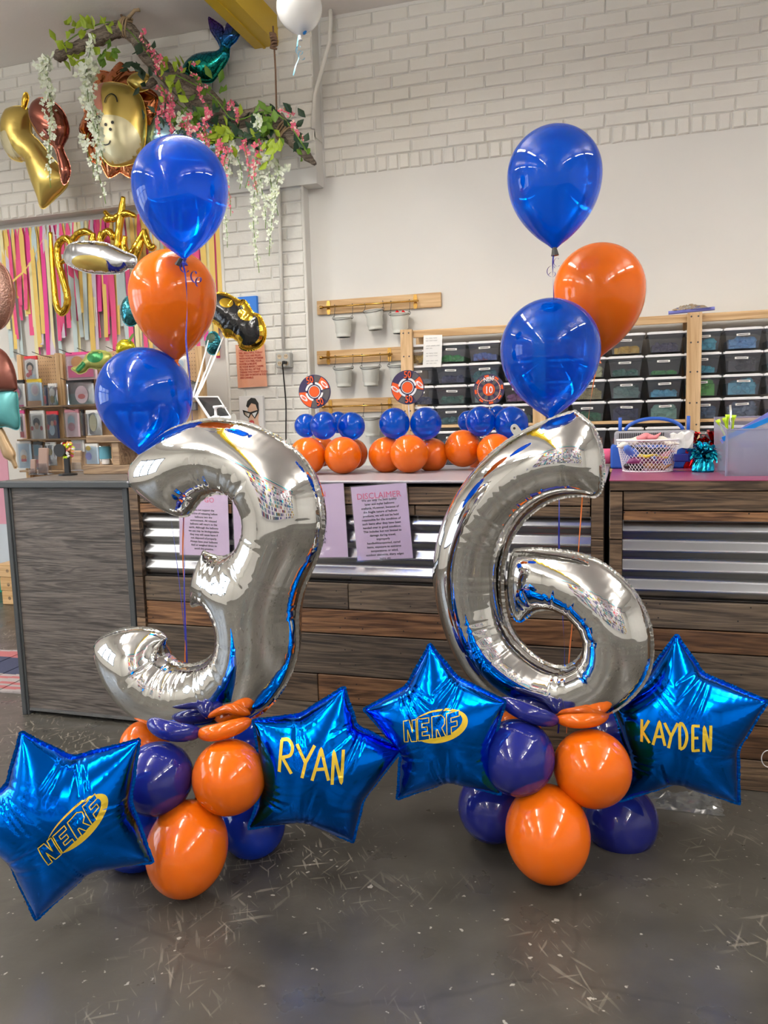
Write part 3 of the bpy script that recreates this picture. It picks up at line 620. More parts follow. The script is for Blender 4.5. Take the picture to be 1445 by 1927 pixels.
for xs in ((-2.03, -1.986), (-.124, -.079)):
    z = 0
    for h in (.16, .21, .14, .18, .2, .185):
        o = MB().box((0, 0, 0), (xs[1]-xs[0]-.003, .03, h-.004)).build('post_block', 'plankdark', cc); o.location = (sum(xs)/2, YC+.006, z+h/2); z += h
rc = thing('counter', 'right shop counter of reclaimed planks and corrugated metal with a burgundy top', 'counter', (0, 0, 0))
MB().bb(-.060, 2.2, YC+.04, 3.78, 0, 1.08).build('carcass', 'edge', rc)
bevel(MB().bb(-.062, 2.21, YC-.004, 3.80, 1.096, ZT).build('countertop', 'burgundy', rc), .001)
MB().bb(-.060, 2.2, YC-.004, YC+.02, 1.064, 1.096).build('edge_strip', 'plankdark', rc)
planks(rc, -.015, 2.2, [(.992, 1.062, [1.1], PD), (.955, .991, [.8], PB), (.572, .671, [.9], PG+PD), (.491, .571, [1.2], PB), (.34, .490, [1.0], PG), (.24, .339, [.7], PD), (.115, .239, [1.1], PB), (.0, .114, [.9], PD)])
corrugated(rc, -.015, 2.2, .672, .954, 4.0 and 4)
z = 0
for h in (.16, .21, .14, .18, .2, .17):
    o = MB().box((0, 0, 0), (.042, .03, h-.004)).build('post_block', 'plankdark', rc); o.location = (-.038, YC+.006, z+h/2); z += h
for par, xs in ((cc, (-1.96, -1.45, -1.10, -1.02, -.83, -.70, -.42, -.16)), (rc, (.0, .05, .12, .38, .72))):
    m = MB()
    for x in xs:
        for z in (1.05, 1.02, .985, .66, .61, .55, .51, .42, .36, .28, .22): m.lathe([(0, 0), (.003, 0)], 6, (x+random.uniform(-.03, .03), 0, z))
    V = [(x, YC-.0015, z+(y)) for x, y, z in m.v]; m.v = V; m.build('nail_heads', 'black', par)
# grey laminate cabinet on the left
cb = thing('cabinet', 'grey wood-grain laminate cabinet with dark grey edging, left of the plank counter', 'cabinet', (0, 0, 0))
bevel(MB().bb(-2.725, -2.03, 2.925, 3.50, 1.068, ZT).build('cabinet_top', 'greyframe', cb), .006, 2)
bevel(MB().bb(-2.685, -2.045, 2.935, 3.48, ZT, ZT+.002).build('top_panel', 'laminate', cb), .001)
MB().bb(-2.675, -2.085, 2.952, 3.46, .035, 1.07).build('front_panel', 'laminate', cb)
for x0, x1, y in ((-2.705, -2.683, 2.938), (-2.683, -2.673, 2.946), (-2.088, -2.074, 2.946), (-2.074, -2.055, 2.938), (-2.055, -2.036, 2.95)):
    bevel(MB().bb(x0, x1, y, y+.05, 0, 1.07).build('upright', 'greyframe', cb), .002)
MB().bb(-2.70, -2.04, 3.0, 3.45, 0, 1.068).build('carcass', 'greyframe', cb)
MB().bb(-2.675, -2.085, 2.950, 2.96, .02, .035).build('bottom_rail', 'galv', cb)
# pink notice sheets taped to the counter
def sheet(quad, Y, label, title, body, tx=.5, cat='notice', tcol='titlepink', mt='pinkpaper', ts=.030, bs=.0118, group='pink notices taped to the counter'):
    P = [aY(x, y, Y) for x, y in quad]; c = sum(P, Vector())/4; t = thing('notice', label, cat, c, group)
    q = [p-c for p in P]; MB().add([tuple(v) for v in q]+[(v.x, v.y+.0015, v.z) for v in q], [(0, 1, 2, 3), (7, 6, 5, 4), (0, 4, 5, 1), (1, 5, 6, 2), (2, 6, 7, 3), (3, 7, 4, 0)]).build('sheet', mt, t)
    w = (q[1]-q[0]).length; h = (q[0]-q[3]).length; ang = math.atan2(q[1].z-q[0].z, q[1].x-q[0].x); rot = (math.pi/2, -ang, 0)
    up = Vector((-math.sin(ang), 0, math.cos(ang))); rt = Vector((math.cos(ang), 0, math.sin(ang)))
    e = .012; f = []
    if title: text(title, ts, tcol, t, up*(h/2-.040)+Vector((0, -.002, 0)), rot, name='title')
    if body: text(body, bs, 'ink', t, up*(-.026)+Vector((0, -.002, 0)), rot, name='body_text', ls=1.25, bold=.0002)
    mm = MB(); b2 = [v*1.035 for v in q]; mm.add([(v.x, -.0025, v.z) for v in b2], [(0, 1, 2, 3)]); mm.build('laminate_film', 'film', t); return t
YS = YC-.010
sheet([(337, 922), (428, 926), (432, 1046), (338, 1044)], YS, 'pink laminated notice about releasing balloons, seen through the top of the number three', 'LET GO', 'does not support the\npractice of releasing helium\nballoons into the\nenvironment. All released\nballoons will return to the\nearth. Although the balloons\nwe use may be biodegradable\nthey may still cause harm if\nnot disposed of properly.\nAlways have your balloons\ntied or weighed down to\navoid this practice.')
sheet([(437, 926), (528, 922), (534, 1048), (442, 1046)], YS, 'pink laminated notice mostly hidden behind the upper stem of the number three', '', 'in\n\nventilated\ncare\nballoons\nfloat\ntimes')
sheet([(556, 914), (646, 909), (655, 1048), (566, 1050)], YS, 'pink laminated notice just right of the silver number three', 'ION', 'pets may\nshrink,\nlose of\n\ncut\nscissors\ngas.\nEVER\nTHE')
sheet([(660, 917), (764, 908), (777, 1050), (673, 1055)], YS, 'pink laminated notice headed DISCLAIMER, with a shiny reflection', 'DISCLAIMER', 'We use only the best quality\nlatex and mylar balloons\navailable. However, because of\nthe fragile nature of balloon\nproducts, we will not be held\nresponsible for the condition of\nsuch items after they have been\nhanded over in good condition.\nThis includes but not limited to\ndamage during travel,\nimproperly\nhandled/transported, cured\nitems, exposure to extreme\ntemperatures or wind,\noutdoor elements, sharp edges\nitems etc', ts=.033, bs=.0122)

# ================================================================ STORAGE SHELF
YSF = 4.80
sh = thing('storage_shelf', 'long pine storage rack full of lidded plastic bins against the back wall', 'shelf', (0, 0, 0))
def board(x0, x1, y0, y1, z0, z1, nm, m='pine'):
    o = MB().box((0, 0, 0), (x1-x0, y1-y0, z1-z0)).build(nm, m, sh); o.location = ((x0+x1)/2, (y0+y1)/2, (z0+z1)/2); return bevel(o, .002)
PX = [(-1.334, -1.26), (-.537, -.462), (.306, .382), (1.12, 1.195)]
for a, b in PX:
    board(a, b, YSF-.03, YSF, 0, 1.862, 'post', 'pinev'); board(a, b, 5.15, 5.18, 0, 1.862, 'post', 'pinev')
    m = MB()
    for z in (1.84, 1.70, 1.54, 1.37, 1.25, 1.0):
        for x in (a+.02, b-.02): m.lathe([(0, 0), (.005, .0)], 8, (x, 0, z))
    m.v = [(x, YSF-.0315, z+y) for x, y, z in m.v]; m.build('screw_heads', 'wire', sh)
for z, nm in ((1.262, 'shelf_board'), (.985, 'shelf_board'), (.6, 'shelf_board')): board(-1.32, 1.19, YSF, 5.17, z, z+.018, nm)
board(-1.26, 1.19, YSF, YSF+.02, 1.812, 1.852, 'top_rail')
for i in range(4): board(-1.32, 1.19, YSF+.03+i*.09, YSF+.095+i*.09, 1.845, 1.86, 'slat')
BCOL = {'mustard': (.55, .33, .03), 'green': (.03, .28, .05), 'navy': (.02, .03, .10), 'teal': (.03, .16, .17), 'pine': (.02, .13, .09), 'grey': (.18, .20, .22), 'mixed': (.10, .16, .42), 'purple': (.22, .06, .18),
        'cream': (.60, .52, .30), 'olive': (.32, .27, .10), 'sage': (.16, .26, .23), 'plum': (.05, .04, .10), 'sky': (.10, .38, .62), 'mint': (.26, .46, .38), 'turquoise': (.05, .36, .46), 'lime': (.08, .38, .05),
        'slate': (.10, .17, .26), 'cornflower': (.12, .30, .78), 'charcoal': (.06, .06, .07), 'aqua': (.12, .42, .54), 'steel': (.20, .26, .34), 'peach': (.62, .34, .24), 'rose': (.30, .08, .11), 'forest': (.02, .17, .07)}
for k_, v_ in BCOL.items(): mat('rub_'+k_, tuple(min(.9, c*1.7+.01) for c in v_), .45)
def rubber_pile(w, d, h, seed, n=16):
    r = random.Random(seed); m = MB()
    for i in range(n):
        a = r.uniform(.024, .042); prof = [(0, 1), (.6, .8), (1, 0), (.6, -.8), (0, -1)]; q = MB().lathe(prof, 7)
        R = Matrix.Rotation(r.uniform(0, 6.28), 3, 'Z') @ Matrix.Rotation(r.uniform(-.5, .5), 3, 'X'); sx, sy, sz = a, a*.55, min(h*.5, .012+r.random()*.012)
        c = Vector((r.uniform(-w/2+a*.9, w/2-a*.9), -d/2+.025 if i < n*.6 else r.uniform(-d/2+.03, 0), r.uniform(sz, max(sz+.001, h-sz))))
        V = []
        for v in q.v:
            p = R @ Vector((v[0]*sx, v[1]*sy, v[2]*sz)); p += c; p.x = max(-w/2, min(w/2, p.x)); p.y = max(-d/2, p.y); p.z = max(.002, p.z); V.append(p)
        m.add(V, q.f)
    m.bb(-w/2+.01, w/2-.01, -d/2+.03, d/2-.01, .002, h*.7); return m
TW, TB, TH, TD = .092, .078, .100, .31
def tub_mb():
    m = MB(); fr = [(-TB, -TD/2+.012, 0), (TB, -TD/2+.012, 0), (TB, TD/2-.012, 0), (-TB, TD/2-.012, 0)]; tp = [(-TW, -TD/2, TH), (TW, -TD/2, TH), (TW, TD/2, TH), (-TW, TD/2, TH)]
    lo = [(x*1.0, y, z) for x, y, z in tp]; rim = [(x*1.04, y*1.01, TH) for x, y, z in tp]; rm2 = [(x*1.04, y*1.01, TH-.006) for x, y, z in tp]
    m.add(fr+tp+rim+rm2, [(3, 2, 1, 0)]+[(a, (a+1) % 4, (a+1) % 4+4, a+4) for a in range(4)]+[(4+a, 4+(a+1) % 4, 8+(a+1) % 4, 8+a) for a in range(4)]+[(8+a, 8+(a+1) % 4, 12+(a+1) % 4, 12+a) for a in range(4)]); return m
TUBM = tub_mb().mesh('tub', 'tub')
def lid_mb():
    m = MB(); m.box((0, 0, .004), (.199, TD+.012, .010)); m.box((0, 0, .0105), (.180, TD-.01, .005)); return m
LIDM = lid_mb().mesh('lid', 'lid'); LABM = MB().bb(-.034, .034, -.001, 0, -.006, .006).mesh('paper_label', 'paper'); LNM = MB().bb(-.026, .026, -.0016, -.001, -.0018, .0018).mesh('print', 'charcoal' if 'charcoal' in MT else 'ink')
ORD = ['first', 'second', 'third', 'fourth', 'fifth', 'sixth', 'seventh', 'eighth', 'ninth', 'tenth', 'eleventh', 'twelfth']; ROWN = ['top', 'second', 'third', 'fourth']
def bin_(k, row, z, col, fill, rown):
    x = -1.235+.2035*k
    t = thing('plastic_bin', "clear bin of %s balloons, %s row, %s from rack's left end" % ({'mixed': 'blue and red', 'rub': ''}.get(col, col), rown, ORD[k]), 'bin', (x+random.uniform(-.004, .004), YSF+TD/2+.006, z), 'plastic bins of balloons on the pine rack')
    t.rotation_euler[2] = random.uniform(-.02, .02)
    link('tub', TUBM, t); l = link('lid', LIDM, t); l.location = (0, 0, TH)
    p = rubber_pile(.158, TD-.022, TH*fill, k*10+row, 18 if fill > .5 else 11).build('balloon_pile', 'rub_'+col, t, False, fix=True); stuff(p)
    if col == 'mixed':
        p2 = rubber_pile(.14, TD-.05, TH*fill*.5, 77, 8).build('balloon_pile', 'rub_rose', t); stuff(p2); p2.location = (0, -.004, 0)
    if k % 4 != 3 or row: 
        lb = link('paper_label', LABM, t); lb.location = (random.uniform(-.008, .008), -TD/2+.001, TH*.74); lb.rotation_euler = (-.12, random.uniform(-.05, .05), 0); n_ = link('print', LNM, lb)
BINS = [['mustard', 'grey', 'navy', 'grey'], ['green', 'navy', 'pine', 'teal'], ['mixed', 'teal', 'sage', 'teal'], ['charcoal', 'slate', 'purple', 'pine'], ['slate', 'grey', 'navy', 'teal'], ['cream', 'cream', 'olive', 'forest'],
        ['mustard', 'pine', 'sage', 'navy'], ['plum', 'green', 'sky', 'mint'], ['turquoise', 'turquoise', 'lime', 'slate'], ['cornflower', 'charcoal', 'aqua', 'steel'], ['slate', 'teal', 'grey', 'navy']]
FILL = [[.6, .3, .5, .5], [.45, .5, .5, .5], [.5, .75, .7, .8], [.5, .5, .5, .6], [.6, .6, .6, .6], [.7, .7, .7, .6], [.5, .45, .85, .95], [.6, .25, .45, .9], [.7, .45, .95, .95], [.75, .9, .95, .95], [.6, .6, .6, .6]]
for k in range(11):
    for r in range(4): bin_(k, r, 1.282+(3-r)*.1255, BINS[k][r], FILL[k][r], ROWN[r])
    bin_(k, 7, 1.003+.1255, ['charcoal', 'slate', 'charcoal', 'teal', 'grey', 'peach', 'rose', 'charcoal', 'grey', 'slate', 'grey'][k], .7, 'lower-shelf')
    bin_(k, 8, 1.003, ['grey', 'charcoal', 'slate', 'grey', 'teal', 'peach', 'slate', 'charcoal', 'slate', 'grey', 'navy'][k], .7, 'lowest')
# handwritten list and zip bag on the rack
t = thing('paper_list', 'handwritten white paper list hanging at the left end of the rack', 'paper', (0, 0, 0))
V = []; a0, a1 = aY(797, 631, 4.785), aY(832, 630, 4.785); hh = .31*.62
for j in range(9):
    f = j/8; b = .012*math.sin(f*5)
    for p in (a0, a0.lerp(a1, .5), a1): V.append((p.x-.012*f*f, p.y-b*.4, p.z-.19*f))
MB().add(V, [(j*3+i, j*3+i+1, j*3+i+4, j*3+i+3) for j in range(8) for i in range(2)]).build('sheet', 'paper', t, True)
m = MB()
for j in range(11):
    if j in (2, 5, 8): continue
    z = a0.z-.02-j*.015; x = a0.x+.015
    for w_ in range(random.randint(2, 4)):
        wl_ = random.uniform(.012, .028)
        if x+wl_ > a1.x-.01: break
        m.ribbon([(x+i*wl_/6, a0.y-.008, z+.0025*math.sin(i*2.3+j)) for i in range(7)], .0016, (0, 0, 1)); x += wl_+.006
m.build('handwriting', 'ink', t)
# wall rails with hanging buckets
def rail(k, xl, yt, yb, xr, ytr, buckets, words):
    a = aY(xl, yt, 5.19); b = aY(xl, yb, 5.19); c = aY(xr, ytr, 5.19); t = thing('wall_rail', 'pine board with a brass hanging rod, %s of three on the back wall' % words, 'rail', (0, 0, 0), 'pine rails on the back wall')
    z = (a.z+b.z)/2; hh_ = (a.z-b.z); o = MB().box((0, 0, 0), (c.x-a.x, .02, hh_)).build('rail_board', 'pine', t); o.location = ((a.x+c.x)/2, 5.188, z); bevel(o, .002)
    x0, x1 = a.x+.085, min(c.x-.17, a.x+.72); zr = z-.004
    MB().tube([(x0-.03, 5.14, zr), (x1+.03, 5.14, zr)], .0065, 12).lathe([(0, -.0), (.012, 0), (.012, .02), (0, .02)], 10, (x0-.04, 5.14, zr-.01)).build('brass_rod', 'brass', t, True)
    for x in (x0, x1):
        m = MB(); pr = [(x-.009, zr+.045), (x+.009, zr+.045), (x+.014, zr+.02), (x+.008, zr), (x+.014, zr-.02), (x+.009, zr-.045), (x-.009, zr-.045), (x-.014, zr-.02), (x-.008, zr), (x-.014, zr+.02)]
        n = len(pr); m.add([(p, 5.177, q) for p, q in pr]+[(p, 5.173, q) for p, q in pr], [tuple(range(n)), tuple(range(2*n-1, n-1, -1))]+[(i, (i+1) % n, (i+1) % n+n, i+n) for i in range(n)]); m.tube([(x, 5.175, zr), (x, 5.14, zr)], .008, 8)
        m.build('bracket', 'brass', t)
    for px, py0, label, tilt, cont in buckets:
        p = aY(px, py0, 5.12); B = thing('hanging_bucket', label, 'bucket', p, 'white buckets hanging on the rails'); B.rotation_euler = (0, tilt, 0)
        R, r, h = .064, .046, .128
        MB().lathe([(r*.98, -h), (0, -h), (r, -h), (r+.002, -h+.01), (r+.003, -h+.03), (r+.008, -h+.034), (R-.010, -.040), (R-.006, -.036), (R-.007, -.028), (R-.003, -.024), (R-.003, -.004), (R+.002, -.003), (R+.003, 0), (R-.002, 0), (R-.005, -.004), (r-.004, -h+.004), (0, -h+.004)], 24).build('bucket_body', 'bucket', B, True)
        MB().tube([(R*math.cos(q), -R*math.sin(q)*.98, -.004-.016*math.sin(q)) for q in np.linspace(0, math.pi, 15)], .0016, 6).build('handle', 'wire', B)
        for s in (-1, 1):
            hk = MB(); dz = zr-p.z
            hk.tube([(s*R, 0, -.012)]+[(s*(R+.010*math.sin(q)), 0, .0-.010*math.cos(q)) for q in np.linspace(0, 2*math.pi, 9)]+[(s*R, .005, .012), (s*R, .02, dz*.5), (s*R*.98, .027, dz), (s*R*.98, .020, dz+.012), (s*R*.98, .01, dz+.006)], .0018, 6); hk.build('s_hook', 'wire', B)
        if cont: MB().box((-.02, 0, .006), (.02, .003, .03), Matrix.Rotation(.7, 3, 'Y')).box((.02, .0, .004), (.02, .003, .03), Matrix.Rotation(.7, 3, 'Y')).build('red_wrapper', 'redfoil', B)
rail(0, 597, 567, 593, 830, 552, [(645, 598, 'white metal bucket, left on the topmost wall rail', 0, 0), (703, 584, 'white metal bucket sitting higher than its neighbours on the topmost wall rail', -.08, 0), (752, 590, 'white metal bucket holding red wrappers, right on the topmost wall rail', 0, 1)], 'topmost')
rail(1, 597, 661, 686, 780, 647, [(646, 692, 'white metal bucket, left on the middle wall rail', 0, 0), (697, 690, 'white metal bucket, centre of the middle wall rail', 0, 0), (749, 687, 'white metal bucket, right on the middle wall rail, cut by the rack post', 0, 0)], 'middle')
rail(2, 601, 752, 778, 780, 742, [(700, 785, 'white metal bucket with a green stripe on the lowest wall rail', 0, 0)], 'lowest')
# ================================================================ PILASTER FITTINGS
def pipe(name, pts, r, mt, label, cat): o = MB().tube(pts, r, 10).build(name, mt, None, True); return tag(o, label, cat)
pt, pb = aY(522, 290, 5.08), aY(533, 662, 5.08)
pipe('conduit_pipe', [(pt.x, 5.085, 3.14), (pb.x, 5.085, pb.z+.01)], .012, 'paint', 'white painted conduit running down the brick pilaster to the outlet box', 'pipe')
q0, q1 = aY(619, 0, 5.10), aY(593, 246, 5.10)
pipe('conduit_pipe', [(q0.x, 5.12, ZC), (q0.x, 5.12, q0.z-.1), (q0.x-.005, 5.10, q0.z-.25), (q1.x+.02, 5.06, q1.z+.2), (q1.x, 5.06, q1.z)], .014, 'paint', 'white painted pipe slanting down beside the protruding brickwork near the ceiling', 'pipe')
c = aY(535, 678, 5.07); t = thing('outlet_box', 'grey metal outlet box with four sockets at the foot of the conduit', 'outlet', c)
bevel(MB().box((0, 0, 0), (.105, .05, .10)).build('box', 'outlet', t), .006, 2)
for sx in (-1, 1):
    for sz in (-1, 1):
        b_ = MB().lathe([(0, 0), (.015, 0), (.016, .004)], 14); b_.v = [(x+sx*.024, -.026-z_*.4, y+sz*.023) for x, y, z_ in b_.v]; s_ = b_.build('socket', 'socket', t)
        MB().bb(sx*.024-.007, sx*.024-.004, -.0285, -.027, sz*.023-.002, sz*.023+.008).bb(sx*.024+.004, sx*.024+.007, -.0285, -.027, sz*.023-.002, sz*.023+.008).build('slots', 'black', s_)
P = [(c.x+.024, c.y-.055, c.z-.02), (c.x+.012, c.y-.06, c.z-.03), (c.x+.004, c.y-.035, c.z-.09), (c.x+.002, c.y-.01, c.z-.3), (c.x-.008, c.y-.01, c.z-.55), (c.x-.01, c.y-.005, c.z-.95)]
t = thing('power_cord', 'black power cord hanging down the pilaster from the outlet box', 'cord', P[0]); m = MB().tube([Vector(p)-Vector(P[0]) for p in spl3(P, 6)], .005, 8); m.build('cable', 'black', t, True); bevel(MB().box((-.002, .012, .002), (.022, .05, .02)).build('plug', 'black', t), .004)
# orange poster, face painting, blue canvas
t = sheet([(443, 649), (497, 646), (503, 727), (448, 730)], 5.085, 'orange paper poster with red capitals on the white pilaster', '', None, cat='poster', mt='posterorange', group=None)
q = aY(446, 653, 5.08)
text('I HOPE THAT YOU\nFEEL BEAUTIFUL TODAY\nTHAT YOU ARE FILLED\nWITH HOPE & OPTIMISM\nTHAT YOU FEEL YOUR\nPOWER & BELIEVE\nIN YOUR MAGIC. I HOPE\nYOU DO ALL OF THE\nTHINGS YOU WANT TO DO\nYOU ARE WORTHY & YOU\nARE CAPABLE.', .0178, 'posterred', t, Vector((-.088, -.003, .012)), (math.pi/2, .0, 0), align='LEFT', ls=1.05, bold=.0007, sx=.92)
def canvas(x0, y0, x1, y1, Y, label, mt, th=.03, cat='picture'):
    a, b = aY(x0, y0, Y), aY(x1, y1, Y); t = thing('canvas', label, cat, ((a.x+b.x)/2, Y, (a.z+b.z)/2)); w, h = abs(b.x-a.x), abs(a.z-b.z)
    bevel(MB().bb(-w/2, w/2, 0, th, -h/2, h/2).build('canvas_panel', mt, t), .002); return t, w, h
canvas(447, 559, 486, 640, 5.075, 'plain blue painted canvas partly hidden by the black and gold balloon', 'canvasblue')
t, w, h = canvas(449, 746, 497, 812, 5.075, 'small painted canvas of a face with angular sunglasses and tongue out', 'white')
def flat(pts, mt, nm, y, par=t, W_=w, H_=h):
    P = [((u-.5)*W_, (.5-v)*H_) for u, v in pts]; MB().add([(x, y, z) for x, z in P], [tuple(range(len(P)))[::-1]]).build(nm, mt, par)
flat([(.36, .30), (.46, .16), (.66, .14), (.80, .30), (.82, .5), (.78, .66), (.80, .80), (.92, .95), (.5, .98), (.44, .82), (.36, .60)], 'skin', 'painted_face', -.001)
flat([(.30, .28), (.36, .14), (.52, .05), (.70, .07), (.82, .2), (.83, .42), (.76, .38), (.70, .24), (.52, .20), (.38, .33)], 'black', 'painted_hair', -.002)
flat([(.14, .38), (.46, .45), (.84, .38), (.80, .48), (.64, .64), (.50, .50), (.40, .62), (.20, .52)], 'black', 'painted_glasses', -.003)
flat([(.22, .44), (.44, .49), (.39, .58), (.25, .52)], 'steelglass' if 'steelglass' in MT else 'silverfoil', 'painted_lens', -.004); flat([(.54, .49), (.76, .44), (.64, .60)], 'silverfoil', 'painted_lens', -.004)
flat(ell(.50, .74, .11, .07, 16), 'lips', 'painted_mouth', -.002); flat([(.42, .74), (.58, .74), (.57, .90), (.51, .95), (.44, .90)], 'pinkpaint', 'painted_tongue', -.003)
flat([(.82, .86), (.98, .98), (.80, .99)], 'black', 'painted_collar', -.002)

# ================================================================ TABLE CENTREPIECES
def cluster(items, disc, word, dl):
    g = 'small balloons of the %s centrepiece on the counter' % word
    for (px, py, r, m, D, lab) in items: latex(px, py, r, D or 0, m, lab, g, contact=(ZT if not D else None), zs=1.0 if m == 'orange' else 1.02, tilt=(0, 1, 0) if m == 'orange' else (0, -1, 0), knot=False)
def cdp(px, py, r): return (H-ZT)/(r/F-ray(px, py).z)
dA, dB, dC = cdp(645, 857, 35), cdp(770, 854, 36), cdp(932, 852, 34)
cluster([(645, 857, 35, 'orange', 0, 'orange balloon, front right of the left centrepiece'), (579, 858, 35, 'orange', 0, 'orange balloon, left in the left centrepiece'), (663, 854, 29, 'orange', dA+.17, 'orange balloon at the back right of the left centrepiece'), (606, 850, 28, 'orange', dA+.25, 'orange balloon at the back of the left centrepiece'),
         (609, 801, 26, 'crystal', dA+.02, 'small blue balloon, front of the left centrepiece'), (576, 801, 22, 'crystal', dA+.12, 'small blue balloon, leftmost in the left centrepiece'), (661, 802, 26, 'crystal', dA+.08, 'small blue balloon, right in the left centrepiece'), (636, 795, 20, 'crystal', dA+.26, 'small blue balloon at the back of the left centrepiece')], 0, 'left', 0)
cluster([(770, 854, 36, 'orange', 0, 'orange balloon at the front of the middle centrepiece'), (727, 856, 34, 'orange', dB+.09, 'orange balloon, left in the middle centrepiece'), (812, 856, 32, 'orange', dB+.12, 'orange balloon, right in the middle centrepiece'), (768, 850, 27, 'orange', dB+.34, 'orange balloon at the back of the middle centrepiece'),
         (742, 797, 29, 'crystal', dB+.05, 'small blue balloon, left in the middle centrepiece'), (801, 797, 30, 'crystal', dB+.06, 'small blue balloon, right in the middle centrepiece')], 0, 'middle', 0)
cluster([(932, 851, 35, 'orange', 0, 'orange balloon at the front of the right centrepiece'), (871, 844, 35, 'orange', dC+.10, 'orange balloon, left in the right centrepiece'), (905, 862, 26, 'orange', dC+.28, 'orange balloon low at the back of the right centrepiece'), (960, 850, 30, 'orange', dC+.2, 'orange balloon behind the top of the number six'),
         (904, 793, 28, 'crystal', dC+.04, 'small blue balloon, front of the right centrepiece'), (881, 793, 20, 'crystal', dC+.22, 'small blue balloon, leftmost in the right centrepiece'), (962, 797, 32, 'crystal', dC+.03, 'small blue balloon beside the silver tab of the number six'), (936, 784, 20, 'crystal', dC+.25, 'small blue balloon at the back of the right centrepiece')], 0, 'right', 0)
def wedge(m, r0, r1, a0, a1, y, n=10):
    V = []
    for i in range(n+1):
        a = math.radians(a0+(a1-a0)*i/n); V += [(r0*math.cos(a), y, r0*math.sin(a)), (r1*math.cos(a), y, r1*math.sin(a))]
    m.add(V, [(2*i, 2*i+1, 2*i+3, 2*i+2) for i in range(n)])
def disc(px, py, rpx, D, rot, label, kind, stick):
    c = aD(px, py, D); R = rpx*D/F; t = thing('round_sign', label, 'sign', c, 'round cardboard signs on the centrepieces'); t.rotation_euler = (0, 0, .05)
    d = MB().lathe([(0, -.002), (R, -.002), (R, .002), (0, .002)], 48); d.v = [(x, z, y) for x, y, z in d.v]; d.build('disc', 'discnavy', t, fix=True); s = R/.07
    def T(st, sz, mt, a, rad, rr=0, nm='lettering'): x, z = rad*math.cos(math.radians(a)), rad*math.sin(math.radians(a)); return text(st, sz, mt, t, (x, -.0075, z), (math.pi/2, -math.radians(rr), 0), name=nm, sx=.8, bold=.0006)
    if kind == 50:
        m = MB()
        for a0, a1 in ((20, 70), (190, 262)): m = MB(); wedge(m, 0.5*R, .955*R, a0+rot, a1+rot, -.004); m.build('orange_sector', 'discorange', t)
        for a0, a1 in ((72, 96), (264, 288), (332, 376)): m = MB(); wedge(m, .5*R, .955*R, a0+rot, a1+rot, -.0036); m.build('grey_sector', 'discgrey', t)
        m = MB(); wedge(m, 0, .31*R, 0, 360, -.0052, 30); m.build('orange_centre', 'discorange', t)
        m = MB(); wedge(m, .33*R, .37*R, 0, 360, -.005, 30)
        for k in range(4): wedge(m, .44*R, .56*R, 10+k*90, 82+k*90, -.005)
        stuff(m.build('white_ring', 'white', t)); m = MB(); wedge(m, .31*R, .335*R, 0, 360, -.005, 30); m.build('dark_ring', 'discnavy', t)
        for a, rr in ((118+rot, 18+rot*.6), (306+rot, 18+rot*.6)):
            T('50', .044*s, 'discnavy', a, .70*R, rr, 'number_shadow').location.y = -.0065; T('50', .040*s, 'discorange', a, .72*R, rr)
        for a, rr in ((40+rot, -45), (216+rot, -38)):
            x, z = .76*R*math.cos(math.radians(a)), .76*R*math.sin(math.radians(a)); o = ell(x, z, .020*s, .0085*s, 20, math.radians(rr)); MB().add([(u, -.0055, v) for u, v in o], [tuple(range(20))]).build('oval', 'white', t)
            T('NERF', .011*s, 'discorange', a, .76*R, rr, 'logo')
    else:
        m = MB(); 
        for k in range(9): wedge(m, .42*R, .92*R, k*40, k*40+22, -.004)
        stuff(m.build('camouflage_patch', 'discgrey', t)); m = MB(); wedge(m, .70*R, .76*R, 0, 360, -.005, 40)
        for k in range(8): wedge(m, .80*R, .93*R, k*45, k*45+18, -.005)
        stuff(m.build('orange_ring', 'discorange', t)); m = MB()
        for k in range(40): wedge(m, .71*R, .75*R, k*9, k*9+4, -.0055, 2)
        stuff(m.build('dotted_ring', 'white', t)); m = MB(); wedge(m, 0, .40*R, 0, 360, -.0045, 30); m.build('orange_centre', 'discorange', t)
        T('10', .046*s, 'white', -90, .05*R, 0); T('NERF', .026*s, 'white', 88, .66*R, 8, 'logo')
    MB().tube([(0, .004, -R*.9), (.004, .006, -R-stick)], .0022, 6).build('stick', 'white', t)
disc(592, 737, 31.5, dA+.09, -8, 'round orange and navy cardboard sign marked 50, on the left centrepiece', 50, .06)
disc(767, 729, 32, dB+.09, -30, 'round orange and navy cardboard sign marked 50, on the middle centrepiece', 50, .06)
disc(920, 733, 29, dC+.12, 0, 'round dark cardboard sign marked 10, on the right centrepiece', 10, .06)
# ================================================================ RIGHT COUNTER ITEMS
def gz(px, py, z=ZT): return aZ(px, py, z)
b0 = gz(1219, 890); bx, by = b0.x, b0.y+.085
t = thing('wire_basket', 'white wire mesh basket heaped with uninflated balloons on the burgundy counter', 'basket', (bx, by, ZT))
RX, RY, rx, ry, BHt = .118, .088, .094, .068, .122
def wal(a, v): return Vector(((rx+(RX-rx)*v)*math.cos(a), (ry+(RY-ry)*v)*math.sin(a), .003+BHt*v))
m = MB(); nn = 44
for s in (-1, 1):
    for i in range(nn): m.tube([wal(2*math.pi*i/nn+s*v*.95, v) for v in np.linspace(0, 1, 7)], .0011, 4, False)
stuff(m.build('wire_mesh', 'whitewire', t))
for v, r_ in ((0, .0022), (1, .0035)): MB().tube([wal(a, v) for a in np.linspace(0, 2*math.pi, 41)], r_, 8, False).build('rim_wire', 'whitewire', t, True)
